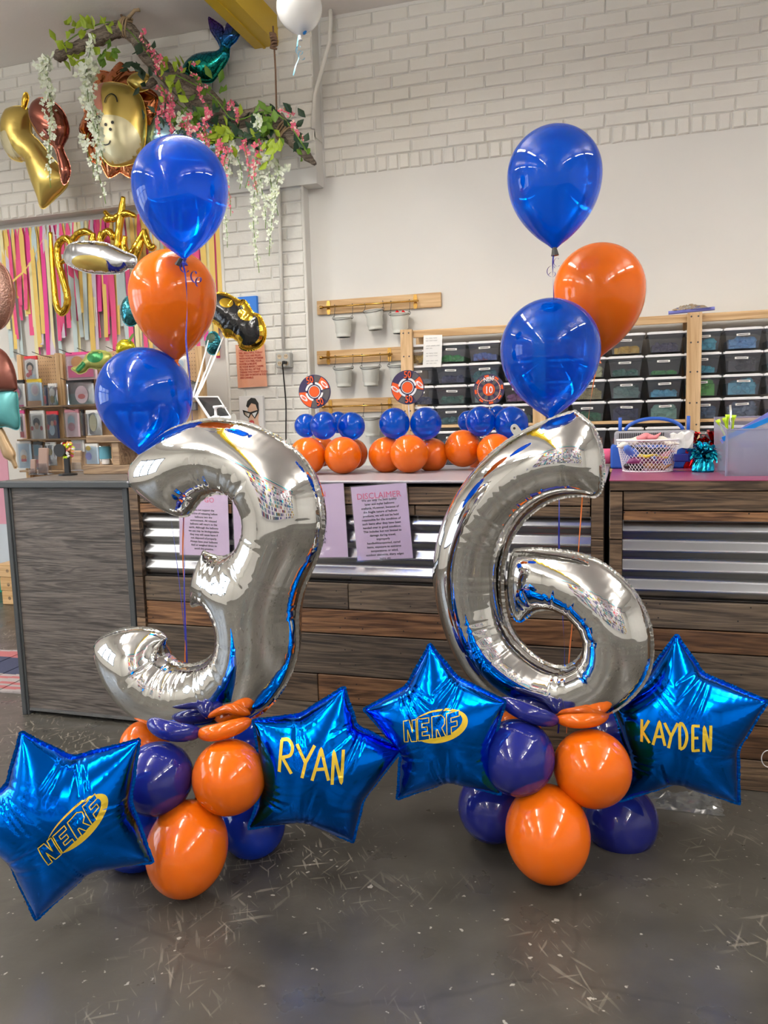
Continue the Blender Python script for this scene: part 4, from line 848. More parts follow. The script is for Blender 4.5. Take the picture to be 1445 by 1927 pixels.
mat('rubwhite', (.80, .78, .66), .45); mat('rubpink', (.78, .25, .27), .45); mat('rubyellow', (.75, .60, .05), .45); mat('rubblack', (.015, .015, .02), .4); mat('rubblue', (.08, .18, .60), .45); mat('rubtan', (.45, .24, .10), .5); mat('rubwine', (.22, .04, .14), .45); mat('rubrose', (.62, .26, .32), .45)
for i, (dx, dy, z, l_, a, tl, mt, lab) in enumerate([(-.045, -.03, .118, .075, .2, .15, 'rubwhite', 'cream uninflated balloon heaped at the left on top of the basket'), (.05, -.02, .118, .07, -.25, -.1, 'rubwhite', 'cream uninflated balloon folded at the right on top of the basket'), (.0, -.03, .135, .05, .15, .25, 'rubpink', 'pink uninflated balloon lying topmost in the basket'),
        (.0, -.05, .085, .09, .0, 0, 'rubblack', 'black uninflated balloon in the middle of the basket'), (-.055, -.045, .075, .05, 1.1, -.7, 'rubblue', 'blue uninflated balloon at the left inside the basket'), (.0, -.064, .065, .075, -.1, -.12, 'rubyellow', 'yellow uninflated balloon stretched across the inside of the basket'), (.065, -.03, .07, .04, .4, .4, 'rubrose', 'rose uninflated balloon at the right inside the basket'),
        (-.01, -.045, .043, .07, 0, 0, 'rubwine', 'wine-coloured uninflated balloon low inside the basket'), (.035, -.035, .025, .055, 0, .05, 'rubtan', 'tan uninflated balloon at the bottom right inside the basket'), (-.045, -.03, .022, .045, .2, 0, 'rubblack', 'black uninflated balloon at the bottom left inside the basket')]):
    q = thing('uninflated_balloon', lab, 'balloon', (bx+dx, by+dy, ZT+z), 'uninflated balloons in the wire basket'); q.rotation_euler = (0, -tl, a)
    P = [(l_*(u-.1*math.sin(u*3)), .012*math.sin(u*4+i), .008*math.cos(u*3+i)) for u in np.linspace(-1, 1, 12)]
    mm = MB().tube(P, [max(.003, (.026 if mt != 'rubyellow' else .011)*(1-max(0, u)**1.5*.75)*math.sqrt(max(0, 1-(abs(u))**4))) for u in np.linspace(-1, 1, 12)], 10); mm.v = [(x, y*.8, z_*.62+.003*math.sin(x*120+i)) for x, y, z_ in mm.v]; mm.build('rubber', mt, q, True)
c = gz(1222, 868); t = thing('carry_case', 'grey plastic carry case with a blue handle, behind the wire basket', 'case', (c.x+.005, by+.21, ZT))
w = .158; bevel(MB().bb(-w, w, -.06, .06, .0, .155).build('case_lid', 'greyplastic', t), .012, 3); bevel(MB().bb(-w-.014, w+.012, -.065, .065, 0, .10).build('case_base', 'blueplastic', t), .01, 3)
m = MB()
for i in range(24): m.bb(-w+.02+i*.0075, -w+.0235+i*.0075, -.0615, -.0595, .095, .148)
stuff(m.build('vent_ribs', 'black', t))
MB().tube([(.115*math.cos(a), 0, .15+.055*math.sin(a)) for a in np.linspace(.12, math.pi-.12, 17)], .0075, 10).build('handle', 'blueplastic', t, True)
for s in (-1, 1): MB().tube([(s*.135, 0, .14), (s*.135, 0, .212)], .0075, 10).build('peg', 'blueplastic', t, True)
# brown/white pack
c = gz(1282, 886); t = thing('snack_pack', 'dark blue and brown packet with a crumpled white top, right of the basket', 'packet', (c.x, c.y+.03, ZT))
bevel(MB().box((0, 0, .045), (.058, .03, .085), Matrix.Rotation(.08, 3, 'Y')).build('packet_body', 'navy', t), .004); MB().lathe([(0, .002), (.022, .0), (.03, -.001)], 18).build('food_picture', 'rubtan', t)
o_ = t.children[-1]; o_.rotation_euler = (math.pi/2, 0, 0); o_.location = (-.008, -.019, .055)
random.seed(9); V = [((i-3)*.014+random.uniform(-.004, .004), (-.014 if k == 0 else .014)+random.uniform(-.004, .004), .085+.03*j+random.uniform(-.005, .005)+(.006 if i % 2 else 0)) for j in range(3) for k in (0, 1) for i in range(7)]
MB().add(V, [(j*14+k*7+i, j*14+k*7+i+1, (j+1)*14+k*7+i+1, (j+1)*14+k*7+i) for j in range(2) for k in (0, 1) for i in range(6)]+[(28+i, 28+i+1, 35+i+1, 35+i) for i in range(6)]).build('paper_top', 'paper', t)
def weight(px, py, mt, label, s=1.0, dy=0):
    c = gz(px, py); t = thing('balloon_weight', label, 'weight', (c.x, c.y+.03+dy, ZT), 'foil balloon weights on the burgundy counter'); r = random.Random(px)
    prof = [(0, 0), (.034, 0), (.037, .006), (.034, .02), (.031, .034), (.020, .047), (.009, .054), (.007, .062)]; m = MB().lathe([(a*s, b*s) for a, b in prof], 30)
    m.v = [(x*(1+.10*math.sin(17*math.atan2(y, x)+z*60)), y*(1+.10*math.sin(17*math.atan2(y, x)+z*60)), z) for x, y, z in m.v]; m.build('foil_pouch', mt, t, False)
    f = MB()
    for i in range(90):
        a = r.uniform(0, 6.28); e = r.uniform(-.25, 1.4); L_ = r.uniform(.028, .052)*s; d = Vector((math.cos(a)*math.cos(e), math.sin(a)*math.cos(e), math.sin(e))); p = Vector((0, 0, .06*s)); q = p+d*L_; q2 = q+d*.012*s+Vector((0, 0, -.010*s)); ax = d.orthogonal(); ax.rotate(Matrix.Rotation(r.uniform(0, 6), 3, d))
        f.ribbon([p, p.lerp(q, .6)+ax*.003, q, q2], r.uniform(.005, .010)*s, ax)
    stuff(f.build('tinsel_top', mt, t)); return t
weight(1324, 889, 'tealfoil', 'turquoise foil balloon weight with a tinsel top', 1.08)
weight(1300, 882, 'redfoil', 'red foil balloon weight behind the turquoise one, to its left', 1.4, .03)
weight(1346, 882, 'redfoil', 'red foil balloon weight behind the turquoise one, to its right', 1.4, .03)
# frosted bin of zip bags
c = gz(1366, 896); t = thing('storage_tub', 'frosted plastic tub of zip bags at the right end of the burgundy counter', 'tub', (c.x, c.y, ZT))
V = [(0, 0, 0), (.36, 0, 0), (.36, .26, 0), (-.015, .26, 0), (0, 0, .165), (.36, 0, .165), (.36, .26, .205), (-.02, .26, .205)]
o = MB().add(V, [(3, 2, 1, 0), (0, 1, 5, 4), (1, 2, 6, 5), (2, 3, 7, 6), (3, 0, 4, 7)]).build('tub_body', 'frost', t)
MB().tube([V[4], V[5], V[6], V[7], V[4]], .003, 6).build('rim', 'frost', t); MB().tube([(0, 0, 0), (0, 0, .165)], .004, 8).build('corner_bead', 'frost', t)
def zipbag(x0, z0, w, h, rot, y, label, bar):
    q = thing('zip_bag', label, 'bag', (c.x+x0, c.y+y, ZT+z0), 'zip bags in the frosted tub'); r = random.Random(int(x0*1e4)+3); g = 9
    V = []
    for s in (-1, 1):
        for i in range(g):
            for j in range(g):
                u, v = i/(g-1), j/(g-1); b = .020*math.sin(math.pi*u)*math.sin(math.pi*min(1, v*1.1)) ; V.append(((u-.5)*w, s*(b+.001)+r.uniform(-.004, .004)*math.sin(math.pi*u), v*h+r.uniform(-.003, .003)))
    MB().add(V, [(s*g*g+i*g+j, s*g*g+(i+1)*g+j, s*g*g+(i+1)*g+j+1, s*g*g+i*g+j+1) for s in (0, 1) for i in range(g-1) for j in range(g-1)]).build('bag_film', 'zip', q, True)
    MB().box((0, -.003, h*.97), (w*1.02, .005, .016)).build('zip_strip', bar, q); q.rotation_euler = (.10, rot, 0)
zipbag(.17, .0, .22, .20, -.42, .06, 'clear zip bag with a bright blue seal, topmost in the frosted tub', 'zipblue')
zipbag(.20, .01, .24, .21, -.55, .11, 'clear zip bag with a violet seal sticking out behind the blue-sealed one', 'zipviolet')
zipbag(.20, .005, .22, .15, .8, .045, 'clear zip bag with a slanted violet seal at the right of the tub', 'zipviolet')
zipbag(.17, .0, .24, .11, .0, .10, 'clear zip bag lying low inside the frosted tub', 'zipviolet')
for k, (px, py, a, lab) in enumerate([(1350, 790, -.42, 'lowest and leftmost'), (1363, 786, -.2, 'second from the left'), (1369, 780, .0, 'third from the left'), (1381, 781, .06, 'rightmost')]):
    p = aY(px, py, c.y+.15+.01*k); q = thing('balloon_stick', 'neon yellow balloon stick in the frosted tub, %s' % lab, 'stick', p, 'neon yellow sticks in the tub'); q.rotation_euler = (0, a, 0)
    MB().lathe([(0, 0), (.009, 0), (.007, -.012), (.0035, -.02), (.0035, -.13), (0, -.13)], 12).build('stick_body', 'lime', q, True)
p = aY(1374, 762, c.y+.20); tag(MB().tube([p, p+Vector((.012, 0, -.16))], [.004, .005], 10).build('metal_rod', 'chrome', None, True), 'shiny metal rod standing among the neon yellow sticks', 'rod')
c = gz(1143, 880); t = thing('ribbon_roll', 'roll of green and pink ribbon behind the tip of the number six', 'roll', (c.x+.01, c.y+.12, ZT+.042))
for x0, mt in ((.0, 'greyplastic'), (-.02, 'titlepink'), (.02, 'leafroll')):
    if mt == 'leafroll': mat('leafroll', (.10, .55, .03), .4)
    if mt == 'greyplastic': continue
    m = MB().lathe([(0, -.022), (.03, -.022), (.034, -.016), (.034, .016), (.03, .022), (0, .022)], 20); m.v = [(z+x0, y, x) for x, y, z in m.v]; m.build('ribbon_coil', mt, t, True, fix=True)
# plastic on top of the rack, on the floor, white ring at the right
def crumple(loc, w, d, h, mt, name, label, cat, seed, n=14):
    r = random.Random(seed); V = []; 
    for i in range(n):
        for j in range(n):
            u, v = i/(n-1)-.5, j/(n-1)-.5; e = max(0, 1-(2*max(abs(u), abs(v)))**2); V.append((u*w+r.uniform(-.3, .3)*w/n, v*d+r.uniform(-.3, .3)*d/n, .002+e*r.uniform(.15, 1)*h))
    t = thing(name, label, cat, loc); MB().add(V, [(i*n+j, (i+1)*n+j, (i+1)*n+j+1, i*n+j+1) for i in range(n-1) for j in range(n-1)]).build('film', mt, t); return t
clear('crinkle', (.8, .82, .82), .16, (.93, .95, .95), 1.6, .12)
p = gz(1275, 1497, 0); crumple((p.x+.02, p.y-.06, .0), .24, .12, .05, 'crinkle', 'plastic_wrap', 'crumpled clear plastic wrap on the floor by the counter', 'plastic', 4)
p = aY(1300, 596, YSF+.05); t = crumple((p.x, YSF+.08, 1.885), .20, .16, .035, 'crinkle', 'plastic_bag', 'clear plastic bag over a blue rod lying on top of the rack', 'bag', 6)
MB().tube([(-.12, -.05, -.012), (.12, -.05, -.002)], .010, 8).build('blue_rod', 'zipviolet', t)
p = aY(1446, 1428, 2.88); tag(MB().tube([(p.x+.022*math.cos(a), p.y, p.z+.03*math.sin(a)) for a in np.linspace(1.2, 4.8, 16)], .0016, 6).build('wire_loop', 'white', None, True), 'thin white loop hanging on the planks at the right edge', 'loop')

# ================================================================ MIDDLE: tablet stand, pump bottle
c = aD(405, 790, 3.9); t = thing('tablet_stand', 'white point-of-sale tablet tilted on its stand, behind the top of the number three', 'tablet', (c.x, c.y, ZT))
R_ = Matrix.Rotation(math.radians(-50), 3, 'X') @ Matrix.Rotation(math.radians(0), 3, 'Z'); hz = aD(405, 762, 3.9).z-ZT
Q = [aD(366, 745, 4.0)-t.location, aD(411, 745, 4.0)-t.location, aD(437, 786, 3.72)-t.location, aD(394, 788, 3.72)-t.location]; cq = sum(Q, Vector())/4; nq = (Q[1]-Q[0]).cross(Q[3]-Q[0]).normalized()
if nq.y > 0: nq = -nq
def slab(Q, d0, d1, nm, mt): return MB().add([q+nq*d1 for q in Q]+[q+nq*d0 for q in Q], [(0, 1, 2, 3), (7, 6, 5, 4)]+[(i, i+4, (i+1) % 4+4, (i+1) % 4) for i in range(4)]).build(nm, mt, t, fix=True)
bevel(slab(Q, -.014, 0, 'tablet', 'whiteplastic'), .003, 2); slab([cq+(q-cq)*.84 for q in Q], 0, .0015, 'screen', 'screen')
MB().box((-.02, .02, hz/2), (.07, .02, hz), Matrix.Rotation(.25, 3, 'Y')).build('stand', 'whiteplastic', t); MB().bb(-.07, .07, -.05, .09, 0, .012).build('stand_base', 'whiteplastic', t)
c = aD(366, 790, 3.75); t = thing('ribbon_tower', 'dark upright holder the white balloon ribbons rise from', 'holder', (c.x, c.y, ZT)); bevel(MB().box((0, 0, .08), (.030, .03, .20), Matrix.Rotation(.15, 3, 'Y')).build('tower', 'black', t), .003); MB().bb(-.04, .04, -.04, .04, 0, .01).build('foot', 'black', t)
c = aD(407, 800, 3.45); t = thing('pump_bottle', 'white pump bottle standing behind the silver number three', 'bottle', (c.x, c.y, ZT)); zt = aD(407, 764, 3.45).z-ZT
MB().lathe([(0, 0), (.035, 0), (.037, .01), (.037, zt-.10), (.03, zt-.08), (.017, zt-.07), (0, zt-.07)], 24).build('bottle_body', 'whiteplastic', t, True)
MB().lathe([(0, zt-.07), (.019, zt-.07), (.019, zt-.045), (.012, zt-.042), (.006, zt-.04), (.006, zt-.012), (.010, zt-.01), (.010, zt), (0, zt)], 16).tube([(-.01, 0, zt-.004), (.03, 0, zt-.002), (.042, 0, zt-.008)], .005, 8).build('pump_head', 'whiteplastic', t, True)

# ================================================================ LEFT CABINET ITEMS
def cab(px, py): return aZ(px, py, ZT+.003)
c = cab(205, 892); t = thing('wooden_riser', 'two-tier rustic wooden riser standing on the grey cabinet', 'riser', (c.x, c.y, ZT+.003)); k = c.y*1.02/F
z1 = (aY(205, 877, c.y).z-ZT); z2 = aY(205, 834, c.y).z-ZT; z3 = aY(205, 821, c.y).z-ZT; x0 = aY(156, 880, c.y).x-c.x; x2 = aY(162, 830, c.y).x-c.x
for nm, b_ in (('base_board', (x0, .24, 0, .20, 0, z1)), ('top_board', (x2, .20, .0, .20, z2, z3)), ('upright', (aY(208, 850, c.y).x-c.x, aY(221, 850, c.y).x-c.x, .01, .19, z1, z2))): bevel(MB().bb(*b_).build(nm, 'rusticwood', t), .002)
cy = c.y
p = aY(197, 874, cy+.05); t = thing('candle_jar', 'glass candle jar with a teal label on the wooden riser', 'jar', (p.x, cy+.06, ZT+.004+z1)); hj = aY(197, 838, cy).z-ZT-z1-.004
MB().lathe([(0, 0), (.026, 0), (.028, .004), (.028, hj-.006), (.026, hj), (.024, hj)], 24).build('jar_glass', 'glass', t, True); MB().lathe([(0, .003), (.025, .003), (.025, hj*.75), (0, hj*.75)], 20).build('wax', 'paper', t); mat('teallabel', (.10, .32, .42), .6)
MB().lathe([(.0287, hj*.30), (.0287, hj*.92)], 24).build('jar_label', 'teallabel', t, True)
def holder(px, py, w, h, label, tl=0):
    c = cab(px, py); t = thing('card_holder', label, 'holder', (c.x, c.y, ZT+.003)); 
    bevel(MB().box((0, 0, h/2+.006), (w, .012, h), Matrix.Rotation(-.12, 3, 'X')).build('kraft_cards', 'rusticwood' if tl else 'kraft', t), .003)
    f = MB().bb(-w/2-.004, w/2+.004, -.014, -.012, 0, h*.45).bb(-w/2-.004, w/2+.004, .012, .014, 0, h).bb(-w/2-.004, w/2+.004, -.014, .03, 0, .003); f.build('acrylic_holder', 'glass', t)
mat('kraft', (.26, .17, .135), .6)
holder(84, 893, .056, .125, 'acrylic holder of brown cards at the front of the grey cabinet'); holder(146, 886, .06, .10, 'card of kraft paper behind the black stand on the cabinet', 1); holder(64, 893, .030, .07, 'small clear acrylic stand at the left of the cabinet top')
c = cab(128, 894); t = thing('display_stand', 'black stand with a round head and colourful rim, on the grey cabinet', 'stand', (c.x, c.y, ZT+.003)); hs = aY(120, 847, c.y).z-ZT-.003
m = MB().lathe([(0, 0), (.044, 0), (.044, .006), (.036, .010), (0, .010)], 24); m.build('stand_base', 'black', t); bevel(MB().bb(-.014, .014, -.008, .008, .008, hs-.01).build('stem', 'black', t), .002)
m = MB().lathe([(0, -.006), (.031, -.006), (.031, .006), (0, .006)], 24); m.v = [(x-.012, z-.03, y+hs) for x, y, z in m.v]; m.build('round_head', 'black', t, fix=True)
r = random.Random(4); cand = {}
for i in range(90):
    a, e = r.uniform(0, 6.28), r.uniform(-1.2, 1.2); mt = r.choice(['redfoil', 'posterorange', 'lime', 'paper', 'titlepink', 'goldvinyl']); cand.setdefault(mt, MB()).box((.006+.034*math.cos(a)*math.cos(e), .0+.02*math.sin(a), hs+.036*math.sin(e)), (.010, .010, .008), Matrix.Rotation(a, 3, 'Y'))
for mt, mb in cand.items(): stuff(mb.build('sprinkle_rim', mt, t))
# rug and crates seen past the cabinet
mat('rugpink', (.50, .16, .17), .9, bump=.8, bs=200); mat('rugnavy', (.05, .06, .12), .9, bump=.8, bs=200); mat('rugpale', (.42, .38, .38), .9, bump=.8, bs=200)
ra, rb = aZ(0, 1303, 0), aZ(0, 1222, 0); t = thing('striped_rug', 'woven rug with pink, navy and pale stripes behind the grey cabinet', 'rug', (ra.x, ra.y, 0)); dy = rb.y-ra.y; y = 0
for f, mt in ((.05, 'rugpale'), (.06, 'rugpink'), (.04, 'rugpale'), (.05, 'rugpink'), (.08, 'rugpale'), (.05, 'rugpink'), (.05, 'rugpale'), (.42, 'rugnavy'), (.16, 'rugpink'), (.04, 'rugpale')):
    m = MB(); n = 24
    for i in range(n): m.bb(-1.2+i*.085, -1.117+i*.085, y, y+f*dy, 0, .008+.003*(i % 2))
    m.build('stripe', mt, t); y += f*dy
t.rotation_euler[2] = .05
for k, (y0, y1, xx, w_) in enumerate(((1094, 1124, 20, .10), (1064, 1092, 17, .115), (1063, 1038, 15, .13))):
    p = aY(xx, max(y0, y1), 4.95); q = aY(xx, min(y0, y1), 4.95); z0 = k*.105
    t = thing('wooden_block', ['wooden block at the bottom of the little stack by the green baseboard', 'wooden block in the middle of the little stack by the green baseboard', 'wooden block on top of the little stack by the green baseboard'][k], 'block', (aY(18, 1090, 4.9).x+.06, 4.9, z0), 'wooden blocks by the baseboard')
    bevel(MB().bb(-w_/2-.02, w_/2+.1, -.08, .08, 0, .103).build('block_body', 'pine', t), .004); MB().lathe([(0, 0), (.014, 0)], 8).build('knot_hole', 'rusticwood', t).location = (0, -.081, .05)
    t.children[-1].rotation_euler = (math.pi/2, 0, 0)

# ================================================================ PEGBOARD RACK WITH PACKAGES
YP = 4.78
pg = thing('pegboard_rack', 'wooden pegboard rack hung with packaged party goods, left of the pilaster', 'rack', (0, 0, 0))
zt = aY(80, 668, YP).z; xa, xb = aY(40, 700, YP).x, aY(378, 700, YP).x
MB().bb(xa, xb, YP+.02, YP+.03, .3, zt).build('pegboard', 'peg', pg)
for x0, x1, yt in ((37, 45, 668), (108, 116, 665), (117, 122, 667), (371, 385, 652), (238, 246, 668)):
    a, b_ = aY(x0, 700, YP), aY(x1, 700, YP); bevel(MB().bb(a.x, b_.x, YP-.02, YP+.02, 0, aY(x0, yt, YP).z).build('upright', 'pinev', pg), .002)
m = MB(); 
for i in range(120):
    for j in range(11):
        x = xa+.02+i*.0254/1.3; z = zt-.02-j*.0254/1.3*1.3
        if x < xb-.01: m.add([(x+.003*math.cos(q), YP+.0195, z+.003*math.sin(q)) for q in (0, 1.05, 2.1, 3.14, 4.19, 5.24)], [(0, 1, 2, 3, 4, 5)])
stuff(m.build('peg_holes', 'black', pg))
for px, py in ((25, 662), (60, 662), (111, 657), (145, 655), (199, 652), (114, 712), (350, 712), (118, 766), (42, 766), (70, 830)):
    p = aY(px, py, YP-.20); MB().tube([p, p+Vector((.0, .10, -.02)), p+Vector((0, .19, -.025))], .0025, 6).build('wire_hook', 'wire', pg)
for yy in (765, 826, 884): a = aY(60, yy, YP-.03); bevel(MB().bb(xa, xb, YP-.10, YP, a.z-.012, a.z).build('ledge', 'rusticwood', pg), .002)
def package(x0, y0, x1, y1, col, label, art, card='black', Y=None):
    Y = Y or YP-.07; a, b_ = aY(x0, y0, Y), aY(x1, y1, Y); w, h = b_.x-a.x, a.z-b_.z; t = thing('party_package', label, 'package', ((a.x+b_.x)/2, Y, (a.z+b_.z)/2), 'packaged party goods on the pegboard rack')
    r = random.Random(x0*7+y0); g = 7; V = []
    for s in (-1, 1):
        for i in range(g):
            for j in range(g):
                u, v = i/(g-1), j/(g-1); q = .012*(math.sin(math.pi*u)*math.sin(math.pi*v))**.6+r.uniform(0, .0025); V.append(((u-.5)*w, s*q, (v-.5)*h))
    MB().add(V, [tuple(s*g*g+k for k in ((i*g+j, (i+1)*g+j, (i+1)*g+j+1, i*g+j+1) if s == 0 else (i*g+j, i*g+j+1, (i+1)*g+j+1, (i+1)*g+j))) for s in (0, 1) for i in range(g-1) for j in range(g-1)]).build('bag', col, t, True)
    MB().bb(-w/2, w/2, -.006, .006, h/2-.022, h/2+.004).build('header_card', card, t)
    for k, (kind, cx, cy_, s1, s2, mt) in enumerate(art):
        m = MB(); yy = -.0155-.0006*k
        if kind == 'o': P = ell(cx*w, cy_*h, s1*w, s2*h, 18)
        else: P = [((cx-s1)*w, (cy_-s2)*h), ((cx+s1)*w, (cy_-s2)*h), ((cx+s1)*w, (cy_+s2)*h), ((cx-s1)*w, (cy_+s2)*h)]
        m.add([(u, yy, v) for u, v in P], [tuple(range(len(P)))]); m.build('printed_shape', mt, t)
    MB().bb(-w/2*.98, w/2*.98, -.0195, -.0190, -h/2*.96, h/2*.85).build('film', 'film', t)
mat('palepink', (.80, .60, .66), .4); mat('paleblue', (.50, .66, .80), .4); mat('cardred', (.65, .03, .04), .4); mat('hotpink', (.78, .08, .30), .4); mat('warmorange', (.85, .40, .10), .4)
PKG = [(46, 672, 73, 714, 'paper', 'red and white package, highest at the left of the rack', [('o', -.2, -.3, .16, .1, 'cardred'), ('o', .25, -.35, .12, .08, 'paleblue'), ('o', 0, .05, .28, .2, 'black'), ('o', 0, .0, .2, .14, 'skin'), ('r', 0, -.2, .12, .12, 'cardred')], 'cardred'),
       (124, 665, 184, 713, 'palepink', 'large pink package on the top row of the rack', [('r', 0, -.2, .42, .22, 'hotpink'), ('o', -.1, .15, .2, .22, 'warmorange'), ('o', .2, .1, .14, .2, 'goldvinyl')], 'hotpink'),
       (17, 717, 50, 769, 'paper', 'black, white and pink package at the left end of the second row', [('o', 0, .05, .36, .28, 'silverfoil'), ('o', .0, .05, .24, .2, 'hotpink'), ('o', .05, .0, .12, .1, 'goldvinyl'), ('r', 0, -.42, .45, .06, 'hotpink')], 'black'),
       (51, 715, 82, 765, 'paleblue', 'pale blue package with an orange foot, second row', [('o', .1, .12, .3, .24, 'paper'), ('o', .1, .12, .2, .16, 'palepink'), ('r', 0, -.38, .48, .1, 'warmorange')], 'goldvinyl'),
       (91, 723, 110, 764, 'silverfoil', 'narrow clear package beside the upright, second row', [('o', 0, .1, .3, .2, 'paper'), ('o', 0, -.2, .22, .18, 'goldsatin')], 'paper'),
       (83, 726, 92, 764, 'rugnavy', 'thin dark package wedged in the second row', [('r', 0, -.2, .3, .2, 'cardred')], 'wire'),
       (125, 717, 179, 764, 'silverfoil', 'wide silvery package with a pink round print, second row', [('o', .08, -.05, .24, .34, 'palepink'), ('o', .08, -.12, .14, .1, 'lips'), ('r', -.35, 0, .05, .4, 'black')], 'black'),
       (37, 773, 50, 825, 'palepink', 'narrow red and pink package at the left end of the third row', [('o', 0, 0, .25, .3, 'black'), ('r', 0, -.35, .4, .1, 'cardred')], 'hotpink'),
       (57, 774, 87, 827, 'paper', 'white package with a dark round print, third row', [('o', 0, .1, .25, .16, 'black'), ('o', 0, -.02, .16, .12, 'skin'), ('o', -.34, -.1, .1, .08, 'cardred'), ('o', .34, -.1, .1, .08, 'cardred')], 'paper'),
       (88, 775, 113, 827, 'rugnavy', 'navy package with red dots beside the upright, third row', [('o', .3, .1, .14, .1, 'cardred'), ('o', -.32, -.05, .12, .1, 'cardred'), ('o', 0, -.15, .25, .2, 'paleblue'), ('o', .05, .08, .14, .1, 'skin')], 'cardred'),
       (122, 772, 152, 822, 'palepink', 'pale package with a soft pink and blue print, third row', [('o', 0, .1, .25, .2, 'paleblue'), ('o', 0, -.12, .25, .16, 'rubrose')], 'rubrose'),
       (153, 772, 161, 820, 'charcoalp', 'dark package seen edge-on in the third row', [('r', 0, 0, .3, .3, 'black')], 'black'),
       (162, 773, 193, 819, 'silverfoil', 'silver and cream package above the wooden riser', [('o', 0, 0, .25, .34, 'creamfoil')], 'paper'),
       (33, 830, 62, 881, 'paleblue', 'pale blue package at the left end of the bottom row', [('o', 0, -.05, .28, .25, 'paper'), ('o', 0, -.1, .2, .1, 'warmorange'), ('r', 0, -.2, .2, .05, 'cardred')], 'paper'),
       (63, 832, 83, 882, 'greyplastic', 'stack of grey and red packages in the bottom row', [('r', 0, -.3, .35, .15, 'cardred'), ('r', 0, .2, .35, .2, 'teallabel')], 'wire'),
       (86, 833, 108, 876, 'silverfoil', 'crinkled silvery package behind the card holder', [('o', 0, .1, .2, .15, 'goldsatin')], 'paper'),
       (135, 828, 160, 850, 'paper', 'small white package just left of the wooden riser', [('r', 0, 0, .3, .2, 'palepink')], 'paper'),
       (161, 836, 187, 873, 'paleblue', 'pale blue and yellow package seen under the riser shelf', [('o', -.2, .3, .2, .12, 'goldvinyl'), ('o', -.2, -.1, .25, .2, 'zipviolet')], 'paper'),
       (222, 836, 246, 871, 'zipviolet', 'violet package right of the riser upright', [('o', 0, -.05, .25, .28, 'black'), ('o', .0, -.05, .16, .18, 'skin')], 'paper'),
       (212, 720, 236, 762, 'paper', 'white package seen through the lowest blue balloon, second row', [('o', 0, .0, .3, .25, 'paleblue')], 'paper'),
       (244, 718, 278, 764, 'silverfoil', 'silvery package seen through the right of the lowest blue balloon', [('o', 0, 0, .35, .3, 'paper')], 'paper'),
       (216, 776, 244, 818, 'paper', 'white package with a loop, seen through the lowest blue balloon, third row', [('o', 0, 0, .3, .32, 'paleblue')], 'paper'),
       (250, 776, 282, 818, 'paleblue', 'pale package seen through the lowest blue balloon, third row right', [('o', .1, 0, .22, .32, 'paper')], 'paper'),
       (205, 672, 250, 712, 'palepink', 'pink package behind the top of the lowest blue balloon', [('o', 0, 0, .3, .3, 'hotpink')], 'hotpink'),
       (332, 672, 354, 722, 'paper', 'white package with blue and red rings right of the orange balloon', [('o', 0, .22, .3, .16, 'paleblue'), ('o', 0, -.2, .25, .14, 'cardred'), ('o', 0, -.2, .16, .09, 'paper')], 'paper'),
       (352, 720, 372, 772, 'charcoalp', 'dark package beside the right-hand upright', [('o', 0, .1, .3, .2, 'silverfoil'), ('o', 0, -.2, .2, .1, 'cardred')], 'wire')]
mat('charcoalp', (.06, .05, .06), .4)
for a_ in PKG: package(*a_)

# ================================================================ STREAMER BACKDROP AND SCRIPT BALLOON
st = thing('streamer_backdrop', 'backdrop of hanging pink, yellow and pale blue crepe streamers on the left wall', 'backdrop', (0, 0, 0))
SC = {'yellow': (.78, .56, .16), 'pink': (.78, .10, .26), 'paleblue': (.52, .64, .66), 'lilac': (.62, .56, .66), 'paleyellow': (.78, .72, .42), 'hotpink': (.76, .07, .32)}
for k_, v_ in SC.items(): mat('crepe_'+k_, v_, .8)
random.seed(12); A, B_ = aY(0, 424, 5.17), aY(413, 424, 5.17); zs = 2.815
MB().tube([(A.x-.05, 5.165, zs+.01), (B_.x+.01, 5.165, zs+.01)], .003, 6).build('top_string', 'white', st)
n = 110
for i in range(n):
    x = A.x+.0+(B_.x-A.x)*(i+.5)/n+random.uniform(-.006, .006); L_ = random.uniform(.62, 1.12)*(1.0 if random.random() < .7 else .8); y = 5.165-random.choice((.004, .012, .022)); w = random.uniform(.030, .046)
    c_ = random.choice(['yellow', 'yellow', 'yellow', 'pink', 'pink', 'paleblue', 'lilac', 'paleyellow', 'hotpink']); ph = random.uniform(0, 6); lean = random.uniform(-.03, .03); tw = random.uniform(-.5, .5)
    P = []; AX = []
    for j in range(11):
        f = j/10; P.append((x+lean*f+.006*math.sin(f*5+ph), y-.01*math.sin(f*4+ph), zs-L_*f)); a = tw*math.sin(f*3+ph); s_ = .45 if j == 0 else 1; AX.append(Vector((math.cos(a)*s_, math.sin(a)*.5*s_, 0)))
    MB().ribbon(P, w, AX).build('streamer', 'crepe_'+c_, st, True)
P = spl3([aY(*q, 5.10) for q in ((92, 425), (78, 455), (62, 485), (45, 510), (23, 530))], 5); MB().ribbon(P, .032, Vector((.5, 0, .86))).build('streamer', 'crepe_yellow', st, True)
YS2 = 5.0; sp = thing('script_balloon', 'gold foil script balloon spelling party in front of the streamers', 'balloon', (0, 0, 0))
def goldline(nm, strokes, r0=.026):
    m = MB()
    for s_ in strokes:
        P = spl3([aY(q[0], q[1], YS2-.02*(len(q) > 2)) for q in s_], 6); k = len(P); m.tube(P, [r0*(.55+.45*min(1, 4*min(i, k-1-i)/k))*(1+.05*math.sin(i*1.9)) for i in range(k)], 12)
    m.build(nm, 'goldfoil', sp, True)
